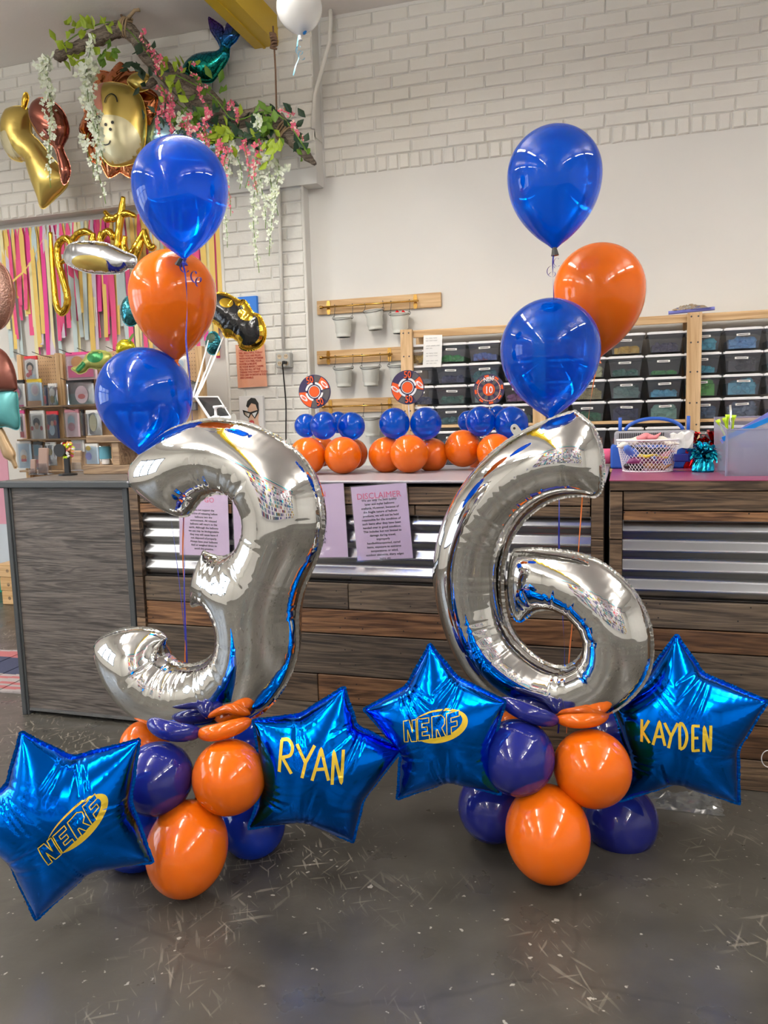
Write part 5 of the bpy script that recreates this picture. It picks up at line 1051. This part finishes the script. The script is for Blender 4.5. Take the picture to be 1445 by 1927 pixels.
goldline('letter_p', [[(95, 437), (97, 480), (101, 530), (106, 572), (116, 589), (126, 575), (126, 552), (117, 520), (110, 495), (108, 470), (113, 455), (124, 449), (133, 458), (132, 475), (122, 490), (114, 494)]])
goldline('letter_a', [[(136, 470), (138, 452), (148, 440), (162, 436), (175, 442)], [(176, 438), (174, 455), (176, 470), (184, 476)], [(138, 470), (142, 482), (156, 482), (172, 462)]])
goldline('letter_r', [[(190, 436), (189, 455), (188, 478)], [(190, 455), (196, 440), (205, 436), (212, 444), (211, 452)]])
goldline('letter_t', [[(232, 370), (229, 395), (224, 430), (221, 465), (226, 480)], [(197, 398), (206, 409), (216, 411), (228, 404), (242, 402), (255, 407)], [(195, 412), (205, 412), (215, 408)]])
goldline('letter_y', [[(236, 444), (233, 462), (240, 478), (250, 474), (262, 452), (272, 432)], [(272, 432), (276, 450), (284, 466), (292, 462)], [(268, 450), (258, 478), (250, 500)]])
MB().tube([aY(*q, YS2+.01) for q in ((90, 440), (118, 445), (140, 441))], .002, 5).build('string', 'white', sp)

# ================================================================ FOIL BALLOONS ON THE LEFT
def fb(label, pts, Y, mt, nrm=(0, -1, 0), k=.9, h=.009, group='foil display balloons around the garland', name='foil_balloon', wr=.10, seed=3, cpx=None):
    xs = [p[0] for p in pts]; ys = [p[1] for p in pts]; cx, cy_ = cpx or (sum(xs)/len(xs), sum(ys)/len(ys)); pl = Pl(aY(cx, cy_, Y), nrm); t = thing(name, label, 'balloon', M=pl.M, group=group)
    hf = foil('foil_body', spl(pl.L(pts), 5, True), h, mt, t, k=k, wr=wr, wp=.03, wl=.02, iters=220, seed=seed, seam=.006); return pl, t, hf
def z3(p): return [(x/6.02, y/6.02+100) for x, y in p]
def z1_(p): return [(x/4.014, y/4.014)+tuple(r_) for x, y, *r_ in p]
def deco(S_, pts, mt, nm='printed_shape', off=.002): m = MB(); drape_poly(m, spl([S_[0].l(*p[:2])+tuple(p[2:]) for p in pts], 4, True), S_[2], off, .012); return m.build(nm, mt, S_[1], True)
def line(S_, pts, w, mt, nm='printed_line', off=.004): m = MB(); drape_ribbon(m, spl([S_[0].l(*p) for p in pts], 5), w, S_[2], off); return m.build(nm, mt, S_[1])
# giraffe: gold head and neck, brown ear
S1 = fb('gold giraffe-like foil balloon high on the brick wall at the far left', z3([(60, 680), (90, 630), (170, 605), (260, 610), (335, 660), (335, 800), (345, 900), (450, 1010), (560, 1150), (690, 1300), (770, 1380), (745, 1510), (620, 1640), (510, 1750), (455, 1735), (430, 1620), (350, 1390), (300, 1215), (235, 1228), (120, 1180), (50, 1060), (28, 900), (35, 770)]), 4.80, 'goldsatin')
S2 = fb('dark copper brown foil balloon beside the gold giraffe-like one', z3([(440, 512), (540, 530), (640, 580), (730, 690), (770, 830), (755, 950), (712, 1050), (730, 1130), (775, 1230), (795, 1340), (765, 1450), (720, 1485), (690, 1400), (668, 1250), (640, 1120), (600, 1050), (480, 970), (390, 850), (340, 720), (360, 600)]), 4.70, 'rosebrown')
deco(S1, z3([(35, 850), (60, 740), (90, 800), (95, 930), (170, 925), (205, 1000), (240, 1110), (285, 1205), (220, 1215), (110, 1160), (50, 1050)]), 'creamfoil', 'muzzle_print')
fb('small gold horn-shaped foil tip above the gold giraffe-like balloon', z3([(250, 600), (255, 520), (280, 455), (310, 460), (322, 520), (300, 600), (285, 635), (262, 625)]), 4.78, 'goldfoil', name='foil_horn')
# lion
mp = []
for i in range(44):
    a = 2*math.pi*i/44; cx, cy_ = 226, 228; rx_, ry_ = 72, 103; s_ = 1+.07*math.sin(a*11); mp.append((cx+rx_*math.cos(a)*s_, cy_+ry_*math.sin(a)*s_))
S3 = fb('orange-maned smiling lion foil balloon behind the flower garland', mp, 4.86, 'copper', k=.34, wr=.3)
face = z1_([(735, 650), (800, 625), (880, 625), (970, 650), (1050, 710), (1090, 800), (1105, 920), (1098, 1060), (1060, 1180), (1000, 1235), (900, 1255), (820, 1240), (760, 1160), (720, 1040), (715, 900), (715, 760)])
old_ = set(S3[1].children); pl = Pl(aY(228, 232, 4.74), (0, -1, 0)); fc = thing('tmp', 'x', 'x', M=pl.M); hf = foil('face', spl(pl.L(face), 5, True), .009, 'goldsatin', S3[1], k=.62, wr=.06, wp=.03, iters=220, seed=5, seam=.004); 
for o in set(S3[1].children)-old_:
    o.matrix_parent_inverse = Matrix(); o.location = S3[1].matrix_world.inverted() @ pl.M.translation
bpy.data.objects.remove(fc)
SF3 = (pl, S3[1], hf); off3 = S3[1].matrix_world.inverted() @ pl.M.translation
def onface(fn, *a, **k): o = fn(SF3, *a, **k); o.location = off3; return o
onface(deco, z1_([(735, 650), (800, 632), (812, 720), (830, 800), (838, 890), (740, 900), (722, 780)]), 'pinkfoil', 'face_patch')
onface(deco, z1_([(745, 910), (840, 905), (960, 915), (1040, 960), (1085, 1060), (1050, 1180), (960, 1235), (860, 1240), (780, 1150), (750, 1040)]), 'creamfoil', 'muzzle_patch')
onface(deco, z1_([(742, 915, 1), (845, 902, 1), (825, 960), (785, 1010, 1), (765, 975)]), 'black', 'nose', off=.004)
onface(line, z1_([(856, 815), (868, 770), (900, 745), (935, 765), (952, 810)]), .008, 'black', 'closed_eye', off=.006)
onface(line, z1_([(785, 1010), (800, 1070), (840, 1120), (880, 1120), (898, 1095)]), .007, 'black', 'smile', off=.006)
for q in ((870, 980), (922, 965), (905, 1015)): onface(deco, z1_(ell(q[0], q[1], 11, 12, 10)), 'black', 'whisker_dot', off=.005)
fb('gold round ear-shaped foil balloon at the upper right of the lion', z1_([(965, 620), (980, 580), (1030, 555), (1100, 560), (1145, 600), (1130, 660), (1060, 690), (1000, 660)]), 4.76, 'goldsatin', name='foil_ear')
# mermaid tail
def scale_mat():
    m = mat('mermaid', (.02, .3, .35), .12, .9); nt = m.node_tree; L = nt.links.new; b = nt.nodes['Principled BSDF']; tc = N(nt, 'ShaderNodeTexCoord'); sx = N(nt, 'ShaderNodeSeparateXYZ'); L(tc.outputs['Object'], sx.inputs[0])
    mr = N(nt, 'ShaderNodeMapRange'); L(sx.outputs[2], mr.inputs[0]); mr.inputs[1].default_value = -.12; mr.inputs[2].default_value = .16; r = N(nt, 'ShaderNodeValToRGB'); L(mr.outputs[0], r.inputs[0]); e = r.color_ramp.elements
    e[0].position = 0; e[0].color = (.01, .28, .22, 1); e[1].position = 1; e[1].color = (.16, .04, .40, 1); x = e.new(.45); x.color = (.01, .16, .42, 1)
    v = N(nt, 'ShaderNodeTexVoronoi', feature='DISTANCE_TO_EDGE', Scale=30); L(tc.outputs['Object'], v.inputs['Vector']); m2 = N(nt, 'ShaderNodeMapRange'); L(v.outputs['Distance'], m2.inputs[0]); m2.inputs[2].default_value = .12; m2.inputs[3].default_value = .25
    mx = N(nt, 'ShaderNodeMix', data_type='RGBA', blend_type='MULTIPLY'); mx.inputs[0].default_value = 1; L(r.outputs[0], mx.inputs[6]); L(m2.outputs[0], mx.inputs[7]); L(mx.outputs[2], b.inputs['Base Color'])
scale_mat()
def z2(p): return [(x/4.014+320, y/4.014)+tuple(r_) for x, y, *r_ in p]
fb('teal and purple mermaid-tail foil balloon behind the driftwood branch', z2([(95, 520), (130, 460), (200, 410), (290, 395), (355, 388), (380, 360), (360, 310), (315, 240), (298, 180), (292, 132, 1), (345, 165), (395, 205), (412, 255), (422, 200), (442, 168, 1), (500, 205), (532, 250, 1), (495, 310), (450, 355), (443, 430), (405, 500), (350, 580), (300, 622), (200, 610), (120, 570)]), 4.92, 'mermaid', h=.007)
fb('icy blue foil balloon mostly hidden behind the pink blossoms', [(266, 262), (272, 240), (284, 236), (290, 222), (306, 220), (330, 226), (352, 240), (372, 226), (400, 236), (425, 250), (436, 272), (420, 292), (380, 300), (320, 296), (284, 284)], 4.80, 'iceblue', k=.6, wr=.3)
S4 = fb('half-deflated silver and yellow foil balloon hanging before the gold script', [(x/4.817, y/4.817+360) for x, y in ((578, 580), (610, 500), (700, 458), (820, 455), (950, 470), (1050, 510), (1130, 550), (1232, 600), (1222, 690), (1160, 700), (1100, 738), (980, 748), (840, 742), (720, 712), (640, 678), (595, 640))], 4.72, 'silverfoil', k=.7, wr=.35)
def q3(p): return [(x/4.817, y/4.817+360)+tuple(r_) for x, y, *r_ in p]
deco(S4, q3([(690, 650), (760, 600), (900, 600), (1010, 640), (1000, 735), (860, 735), (740, 710)]), 'goldsatin', 'yellow_patch'); deco(S4, q3([(1015, 640), (1060, 690), (1120, 690), (1150, 650), (1165, 690), (1100, 728), (1020, 736)]), 'navy', 'navy_patch')
deco(S4, q3([(820, 462), (860, 470), (880, 490), (850, 488)]), 'black', 'dark_strap'); deco(S4, q3([(880, 466), (960, 474), (1000, 500), (920, 495)]), 'goldsatin', 'yellow_patch')
mat('rosegold', (.55, .33, .27), .3, .85, bump=.8, bs=90)
fb('rose gold sequin-textured round foil balloon at the left edge', ell(-14, 557, 36, 68, 26), 4.3, 'rosegold')
# ice pop
mat('chocfoil', (.22, .075, .055), .3, .5); mat('mintfoil', (.10, .36, .37), .35, .3); mat('tanfoil', (.42, .29, .16), .35, .3)
fb('chocolate brown top of the giant ice pop foil balloon at the left edge', [(-60, 735), (-58, 690), (-40, 664), (-10, 655), (10, 665), (24, 690), (31, 722), (28, 735), (-10, 738)], 4.25, 'chocfoil', k=.6, name='ice_pop_balloon', group='giant ice pop foil pieces')
fb('teal middle of the giant ice pop foil balloon at the left edge', [(-60, 740), (-10, 738), (28, 735), (34, 770), (37, 795), (32, 808), (10, 802), (-20, 806), (-60, 800)], 4.26, 'mintfoil', k=.6, name='ice_pop_balloon', group='giant ice pop foil pieces')
fb('tan stick end of the giant ice pop foil balloon at the left edge', [(-4, 806), (4, 806), (16, 830), (28, 852), (28, 864), (32, 878), (27, 880), (21, 868), (8, 860), (2, 845), (-6, 825)], 4.28, 'tanfoil', k=.6, h=.006, name='ice_pop_balloon', group='giant ice pop foil pieces')
# green / yellow ones
mat('olivefoil', (.42, .44, .12), .3, .4); mat('greenfoil', (.03, .20, .06), .3, .5); mat('lemonfoil', (.72, .62, .04), .18, .8)
def q4(p): return [(x/4.817, y/4.817+600)+tuple(r_) for x, y, *r_ in p]
S5 = fb('yellow-green half-deflated foil balloon with a dark green patch above the packages', q4([(690, 480), (650, 450), (700, 435), (750, 385), (790, 325), (850, 292), (930, 292), (1000, 320), (1010, 370), (975, 430), (900, 452), (810, 442), (770, 480), (715, 495)]), 4.45, 'olivefoil', k=.8, h=.006)
deco(S5, q4(ell(890, 345, 72, 55, 16)), 'greenfoil', 'green_patch'); deco(S5, q4([(700, 440), (760, 390), (800, 410), (770, 450), (720, 485)]), 'greenfoil', 'green_patch')
fb('small lemon yellow foil balloon with a leaf, above the lowest blue balloon', q4([(1060, 300), (1062, 240), (1100, 200), (1160, 195), (1205, 225), (1212, 270), (1150, 300), (1100, 310)]), 4.4, 'lemonfoil', k=.8, h=.006)
tag(MB().tube([aY(232, 640, 4.4), aY(241, 652, 4.4), aY(251, 628, 4.4)], .003, 5).add([tuple(aY(*q, 4.395)) for q in ((238, 645), (247, 630), (252, 626), (252, 632), (243, 646))], [(0, 1, 2, 3, 4)]).build('foil_leaf', 'leafgreen'), 'thin green leaf on the small lemon yellow balloon', 'leaf')
mat('rainbow', (.05, .25, .30), .15, .95, bump=.5, bs=40)
fb('dark iridescent foil balloon peeking out left of the floating orange one', ell(246, 585, 18, 28, 18), 4.3, 'rainbow', k=.9, h=.006, wr=.4)
S6 = fb('small iridescent green and purple foil balloon on white ribbons', ell(401, 646, 13, 21, 18), 4.3, 'rainbow', k=1, h=.004, wr=.3); deco(S6, ell(401, 637, 8, 9, 12), 'leafdark', 'green_patch', .003)
def q5(p): return [(x*.2076+300, y*.2076+500)+tuple(r_) for x, y, *r_ in p]
mat('blackgloss', (.010, .010, .011), .12)
ol = q5([(440, 330), (470, 270), (530, 246), (600, 252), (660, 282), (720, 312), (775, 318), (815, 370), (850, 428), (905, 448), (945, 520), (965, 600), (948, 690), (890, 750), (800, 768), (735, 745), (715, 690), (660, 648), (600, 645), (560, 570), (500, 520), (440, 470), (420, 400)])
S7 = fb('glossy black foil balloon with gold scalloped rim and gold spots, before the pilaster', ol, 4.5, 'goldfoil', k=.6, h=.006, wr=.12)
deco(S7, q5([(450, 330), (500, 275), (560, 268), (640, 290), (700, 330), (730, 370), (760, 340), (790, 400), (850, 450), (900, 470), (925, 560), (925, 650), (870, 715), (790, 725), (760, 680), (700, 610), (620, 590), (570, 520), (500, 480), (440, 430)]), 'blackgloss', 'black_field', .003)
for cx, cy_, a, b_, ro in ((640, 345, 62, 42, .3), (810, 455, 66, 46, .6), (752, 338, 30, 34, .4), (655, 605, 52, 26, .2), (745, 668, 44, 34, .5)): deco(S7, q5(ell(cx, cy_, a, b_, 16, ro)), 'goldfoil', 'gold_spot', .005)

# ================================================================ RIBBONS
def strand(name, px, mt, w, label, group, axis=(1, 0, 0), n=6):
    P = spl3([aD(*q) for q in px], n); t = thing(name, label, 'ribbon', P[0], group); AX = []
    for i in range(len(P)):
        a = i*.35; AX.append((Vector(axis)*math.cos(a*.5)+Vector((0, .8, 0))*math.sin(a*.5)))
    MB().ribbon([p-P[0] for p in P], w, AX).build('ribbon_strip', mt, t); return t
def curl(t, px, py, D, mt, r=.012, turns=1.6, w=.006):
    c = aD(px, py, D)-t.location; MB().ribbon([c+Vector((r*math.cos(a), .004*a, r*1.0*math.sin(a)-.002*a)) for a in np.linspace(0, turns*6.28, 26)], w, Vector((.25, 1, .15)).normalized()).build('curl', mt, t, True)
gr = 'curling ribbons of the helium balloons'
DD = D3+.20
t = strand('ribbon', [(341, 486, 2.25), (349, 520, 2.24), (352, 580, 2.24), (350, 640, 2.24), (356, 700, 2.24), (361, 770, 2.26), (360, 830, DD), (345, 930, DD), (347, 1030, DD), (347, 1130, DD), (352, 1250, DD), (356, 1370, DD)], 'ribblue', .0055, 'blue curling ribbon hanging from the topmost balloon above the number three', gr); curl(t, 362, 516, 2.22, 'ribblue'); curl(t, 340, 498, 2.23, 'ribblue', .009, 1)
MB().tube([(0, 0, 0), (-.010, 0, -.02)], [.006, .012], 8).build('tied_neck', 'black', t)
strand('ribbon', [(325, 684, 2.45), (335, 760, 2.46), (348, 850, DD+.02), (346, 960, DD+.02), (344, 1050, DD+.02), (350, 1160, DD+.02), (348, 1250, DD+.02), (352, 1370, DD)], 'riborange', .005, 'orange ribbon behind the number three, twisted with the blue one', gr)
strand('ribbon', [(268, 856, DL0+.2), (300, 900, DD+.1), (320, 970, DD+.1), (333, 1060, DD+.08), (346, 1180, DD+.05), (350, 1250, DD)], 'ribblue', .002, 'thin dark blue ribbon left of the twisted pair inside the number three', gr)
DE = D6+.20
t = strand('ribbon', [(1043, 466, 2.25), (1040, 500, 2.25), (1042, 560, 2.28), (1048, 700, DE+.15), (1050, 800, DE+.1), (1052, 935, DE), (1052, 1040, DE), (1058, 1150, DE), (1062, 1250, DE), (1050, 1380, DE)], 'ribblue', .0055, 'blue curling ribbon hanging from the topmost balloon above the number six', gr); curl(t, 1036, 505, 2.23, 'ribblue', .011, 1.4); curl(t, 1046, 488, 2.23, 'ribblue', .007, 1)
MB().tube([(0, 0, 0), (.002, 0, -.022)], [.006, .011], 8).build('tied_neck', 'black', t)
strand('ribbon', [(1127, 672, 2.48), (1115, 730, 2.47), (1106, 800, 2.44), (1096, 930, DE+.02), (1088, 1040, DE+.02), (1078, 1160, DE+.02), (1070, 1250, DE), (1066, 1380, DE)], 'riborange', .0045, 'orange ribbon running down behind the number six', gr)
for k, (x1, y1, x0, D) in enumerate(((420, 634, 369, 4.2), (398, 668, 366, 4.15), (392, 640, 362, 4.2), (404, 668, 371, 4.1), (384, 700, 365, 4.05))):
    strand('ribbon', [(x0, 748, 3.75), ((x0+x1)/2, (748+y1)/2+4, 3.95), (x1, y1, D)], 'ribwhite', .009 if k < 3 else .006, 'white ribbon above the dark holder, '+['rightmost, to the black and gold balloon', 'second from the right', 'leftmost of the fan', 'middle of the fan', 'second from the left, shortest'][k], 'white ribbons fanning up from the holder', n=4)
# white balloon at the ceiling
t, c, D = latex(563, 14, 43, 3.7, 'whitelatex', 'pearly white latex balloon against the ceiling beside the yellow beam', None, 50, 1.05)
MB().lathe([(0, .02), (.018, .01), (.02, -.01), (.006, -.035), (0, -.03)], 12, (.02, 0, -.085)).build('blue_inner_balloon', 'zipblue', t, True)
t = strand('ribbon', [(562, 66, 3.7), (559, 90, 3.7), (563, 105, 3.7), (556, 125, 3.7), (552, 142, 3.7)], 'ribsky', .006, 'pale blue curled ribbon tail under the white balloon', None)
curl(t, 560, 90, 3.69, 'ribsky', .014, 2.0)

# ================================================================ DRIFTWOOD GARLAND
BP = [(108, 114, 4.62, 6), (114, 104, 4.62, 10), (140, 92, 4.64, 11), (165, 80, 4.66, 13), (190, 70, 4.68, 13), (212, 58, 4.70, 14), (236, 55, 4.72, 15), (258, 74, 4.74, 14), (278, 104, 4.76, 15), (305, 128, 4.78, 17), (330, 152, 4.80, 19), (360, 180, 4.82, 20), (390, 205, 4.84, 18), (425, 228, 4.86, 16), (465, 222, 4.88, 14), (500, 214, 4.88, 15), (525, 232, 4.88, 16), (545, 258, 4.86, 13), (565, 280, 4.84, 10), (582, 298, 4.82, 7), (593, 309, 4.82, 2)]
P = [aY(x, y, Y) for x, y, Y, r in BP]; R_ = [r*dep(p)/F for p, (_, _, _, r) in zip(P, BP)]; PP = spl3(P, 5); RR = np.interp(np.linspace(0, len(P)-1, len(PP)), range(len(P)), R_)
br = thing('driftwood_branch', 'gnarled grey driftwood branch hung by ropes across the upper left', 'branch', (0, 0, 0)); m = MB().tube(PP, list(RR), 14); rr = np.random.RandomState(3)
m.v = [tuple(Vector(v)+Vector(rr.uniform(-.006, .006, 3))) for v in m.v]; m.build('branch_wood', 'drift', br, True)
P2 = spl3([aY(*q) for q in ((330, 150, 4.82), (352, 160, 4.83), (385, 178, 4.86), (412, 205, 4.88), (440, 222, 4.88))], 4); MB().tube(P2, [.03, .045]+[.055]*(len(P2)-4)+[.05, .02], 12).build('side_limb', 'drift', br, True)
P2 = spl3([aY(*q) for q in ((290, 150, 4.70), (278, 162, 4.68), (266, 164, 4.66))], 4); MB().tube(P2, list(np.linspace(.03, .008, len(P2))), 8).build('twig', 'drift', br, True)
def wraps(c, ax, R, n, mt, par, w=.006):
    ax = ax.normalized(); u = ax.orthogonal().normalized(); v = ax.cross(u); m = MB()
    for k in range(n): m.tube([c+ax*(k-n/2)*w*2.0+ax*.008*math.sin(a+k)+(u*math.cos(a)+v*math.sin(a))*(R+.004*math.sin(3*a+k)) for a in np.linspace(0, 6.283, 17)], w, 6, False)
    m.build('rope_wrap', mt, par, True)
a_ = aY(237, 52, 4.72); t = thing('rope', 'twisted jute rope from the ceiling tied round the left of the driftwood', 'rope', a_, 'ropes holding the driftwood'); top = Vector((-.03, 0, ZC-a_.z)); MB().tube([Vector((0, 0, .03)), top*.5, top], .007, 6).build('hanging_line', 'rope', t, True)
wraps(Vector((0, 0, 0)), Vector((1, .2, -.4)), .055, 5, 'jute', t); wraps(Vector((.02, 0, .04)), Vector((.3, 0, 1)), .02, 3, 'jute', t); MB().tube([(.03, -.02, .04), (.09, -.03, .075), (.12, -.02, .08)], [.012, .010, .014], 8).build('frayed_end', 'jute', t, True)
a_ = aY(520, 204, 4.86); bt = aY(532, 92, 4.86); t = thing('rope', 'thin brown rope from the yellow beam to the right of the driftwood', 'rope', a_, 'ropes holding the driftwood'); hz_ = 3.74-a_.z; MB().tube([(0, 0, -.03), (.005, 0, hz_*.5), (.0, 0, hz_+.02)], .006, 6).build('hanging_line', 'rope', t, True)
wraps(Vector((.0, 0, hz_-.06)), Vector((0, 0, 1)), .016, 7, 'rope', t, .007); wraps(aY(537, 250, 4.87)-a_, Vector((.7, 0, -.7)), .058, 4, 'jute', t)
LM = {}
for mt in ('leafbright', 'leafgreen', 'leafdark'):
    for v in (0, 1):
        w = .34 if v else .26; m = MB().add([(0, 0, 0), (-w*.5, .06, .22), (-w, .10, .5), (-w*.55, .05, .8), (0, -.06, 1.05), (w*.55, .05, .8), (w, .10, .5), (w*.5, .06, .22), (0, -.03, .25), (0, -.04, .55), (0, -.05, .82)],
                    [(0, 8, 1), (1, 8, 9, 2), (2, 9, 10, 3), (3, 10, 4), (0, 7, 8), (7, 6, 9, 8), (6, 5, 10, 9), (5, 4, 10)]); LM[mt, v] = m.mesh('leaf', mt, True)
gl = thing('leaf_garland', 'artificial green leaf vines wound along the driftwood branch', 'garland', (0, 0, 0)); rl = random.Random(8)
def leaves(cx, cy_, sx, sy, n, mt, s0=.055, s1=.085, down=.5, Y=4.70):
    for i in range(n):
        p = aY(cx+rl.gauss(0, sx), cy_+rl.gauss(0, sy), Y+rl.uniform(-.06, .04)); o = link('leaf', LM[mt, rl.randint(0, 1)], gl); o.location = p; s_ = rl.uniform(s0, s1); o.scale = (s_, s_, s_)
        o.rotation_euler = (rl.uniform(-.8, .8), (math.pi if rl.random() < down else 0)+rl.uniform(-1.1, 1.1), rl.uniform(-.7, .7))
leaves(170, 52, 26, 8, 17, 'leafbright', down=.1, Y=4.6); leaves(130, 78, 12, 7, 7, 'leafbright', down=.4, Y=4.58); leaves(150, 108, 26, 12, 14, 'leafbright', down=.8, Y=4.6); leaves(205, 90, 18, 10, 9, 'leafgreen', down=.9, Y=4.62)
leaves(268, 125, 14, 16, 14, 'leafdark', down=.8, Y=4.66); leaves(312, 155, 18, 16, 14, 'leafbright', down=.6, Y=4.62); leaves(345, 125, 14, 6, 9, 'leafbright', down=.3, Y=4.7); leaves(402, 165, 12, 10, 9, 'leafgreen', down=.4, Y=4.75)
leaves(300, 205, 18, 12, 12, 'leafdark', Y=4.66); leaves(352, 215, 20, 14, 18, 'leafgreen', down=.8, Y=4.68); leaves(405, 250, 20, 12, 26, 'leafbright', .07, .10, down=.8, Y=4.70); leaves(440, 222, 24, 14, 26, 'leafdark', down=.5, Y=4.72)
leaves(480, 250, 22, 12, 24, 'leafdark', down=.7, Y=4.7); leaves(498, 232, 14, 16, 24, 'leafgreen', down=.6, Y=4.7); leaves(512, 272, 10, 14, 16, 'leafbright', down=.9, Y=4.68); leaves(548, 228, 12, 12, 9, 'leafdark', down=.4, Y=4.72); leaves(565, 262, 8, 8, 5, 'leafdark', Y=4.72); leaves(574, 290, 6, 5, 4, 'leafgreen', .04, .06, Y=4.72)
for pth in (((110, 90), (150, 62), (200, 42), (235, 52), (262, 80), (300, 130)), ((330, 140), (400, 180), (440, 225), (500, 210), (540, 230), (580, 290)), ((300, 165), (360, 215), (430, 255), (500, 262))): MB().tube(spl3([aY(x, y, 4.68) for x, y in pth], 6), .004, 6).build('vine_stem', 'leafgreen', gl, True)
def garland(name, label, strands, mt, mt2, s0):
    t = thing(name, label, 'garland', (0, 0, 0)); r = random.Random(len(strands))
    for (x0, y0, x1, y1, dens, Y) in strands:
        a, b_ = aY(x0, y0, Y), aY(x1, y1, Y); L_ = (a-b_).length; n = int(L_*dens); m = MB(); m2 = MB(); ph = r.uniform(0, 6)
        def cen(f): return a.lerp(b_, f)+Vector((.012*math.sin(f*6+ph), .01*math.sin(f*5+ph), 0))
        for i in range(n):
            f = (i+r.random())/n; sz = s0*(1.15-.75*f)*r.uniform(.7, 1.2); c_ = cen(f)+Vector((r.gauss(0, 1)*s0*(1-.75*f)*.95, r.gauss(0, 1)*s0*.5, 0)); N_ = Vector((r.uniform(-.6, .6), -1, r.uniform(-.7, .5))).normalized(); u = N_.orthogonal().normalized(); v = N_.cross(u); k = r.uniform(0, 6.28)
            for p_ in range(4):
                a1 = k+p_*1.571+r.uniform(-.25, .25); d = u*math.cos(a1)+v*math.sin(a1); e = d.cross(N_)
                (m if r.random() < .8 else m2).add([c_, c_+d*sz*.55+e*sz*.42+N_*.15*sz, c_+d*sz+N_*sz*r.uniform(.1, .45), c_+d*sz*.55-e*sz*.42+N_*.15*sz], [(0, 1, 2, 3)])
        stuff(m.build('blossom_strand', mt, t)); stuff(m2.build('blossom_strand', mt2, t)) if m2.v else None
        MB().tube([cen(f) for f in np.linspace(0, 1.06, 12)], .0022, 5).build('strand_stem', 'leafgreen' if mt2 != 'petalwhite' else 'leafbright', t)
mat('petalgreen', (.66, .74, .50), .7)
garland('white_wisteria', 'artificial white wisteria blossoms hanging from both ends of the driftwood', [(84, 102, 98, 340, 85, 4.5), (88, 110, 94, 210, 60, 4.5), (165, 70, 168, 150, 70, 4.55), (158, 115, 190, 300, 120, 4.5), (172, 120, 182, 250, 120, 4.52), (178, 230, 194, 375, 60, 4.5), (165, 250, 172, 330, 40, 4.5), (430, 275, 424, 455, 70, 4.72), (445, 260, 452, 350, 60, 4.72), (476, 270, 484, 500, 75, 4.74), (492, 262, 496, 420, 90, 4.74), (506, 270, 510, 470, 80, 4.72), (520, 300, 522, 400, 70, 4.74), (480, 220, 492, 245, 120, 4.64), (335, 215, 340, 262, 60, 4.66)], 'petalwhite', 'petalgreen', .030)
garland('pink_wisteria', 'artificial pink wisteria blossoms trailing along and below the driftwood', [(262, 55, 280, 90, 60, 4.66), (285, 88, 306, 128, 70, 4.64), (296, 105, 302, 150, 80, 4.62), (300, 165, 325, 190, 90, 4.62), (308, 178, 300, 265, 130, 4.62), (325, 195, 318, 262, 130, 4.62), (357, 122, 372, 165, 50, 4.66), (372, 160, 388, 200, 60, 4.66), (392, 205, 388, 275, 110, 4.64), (352, 215, 362, 275, 90, 4.62), (376, 235, 384, 285, 90, 4.62), (412, 262, 432, 398, 85, 4.64), (420, 270, 428, 320, 90, 4.64), (436, 188, 448, 232, 90, 4.66), (466, 262, 464, 348, 65, 4.66), (484, 268, 482, 362, 75, 4.66), (538, 203, 545, 222, 90, 4.7), (556, 232, 566, 268, 80, 4.7), (232, 0, 232, 1, 1, 4.7)][:-1], 'petalpink', 'petallight', .021)
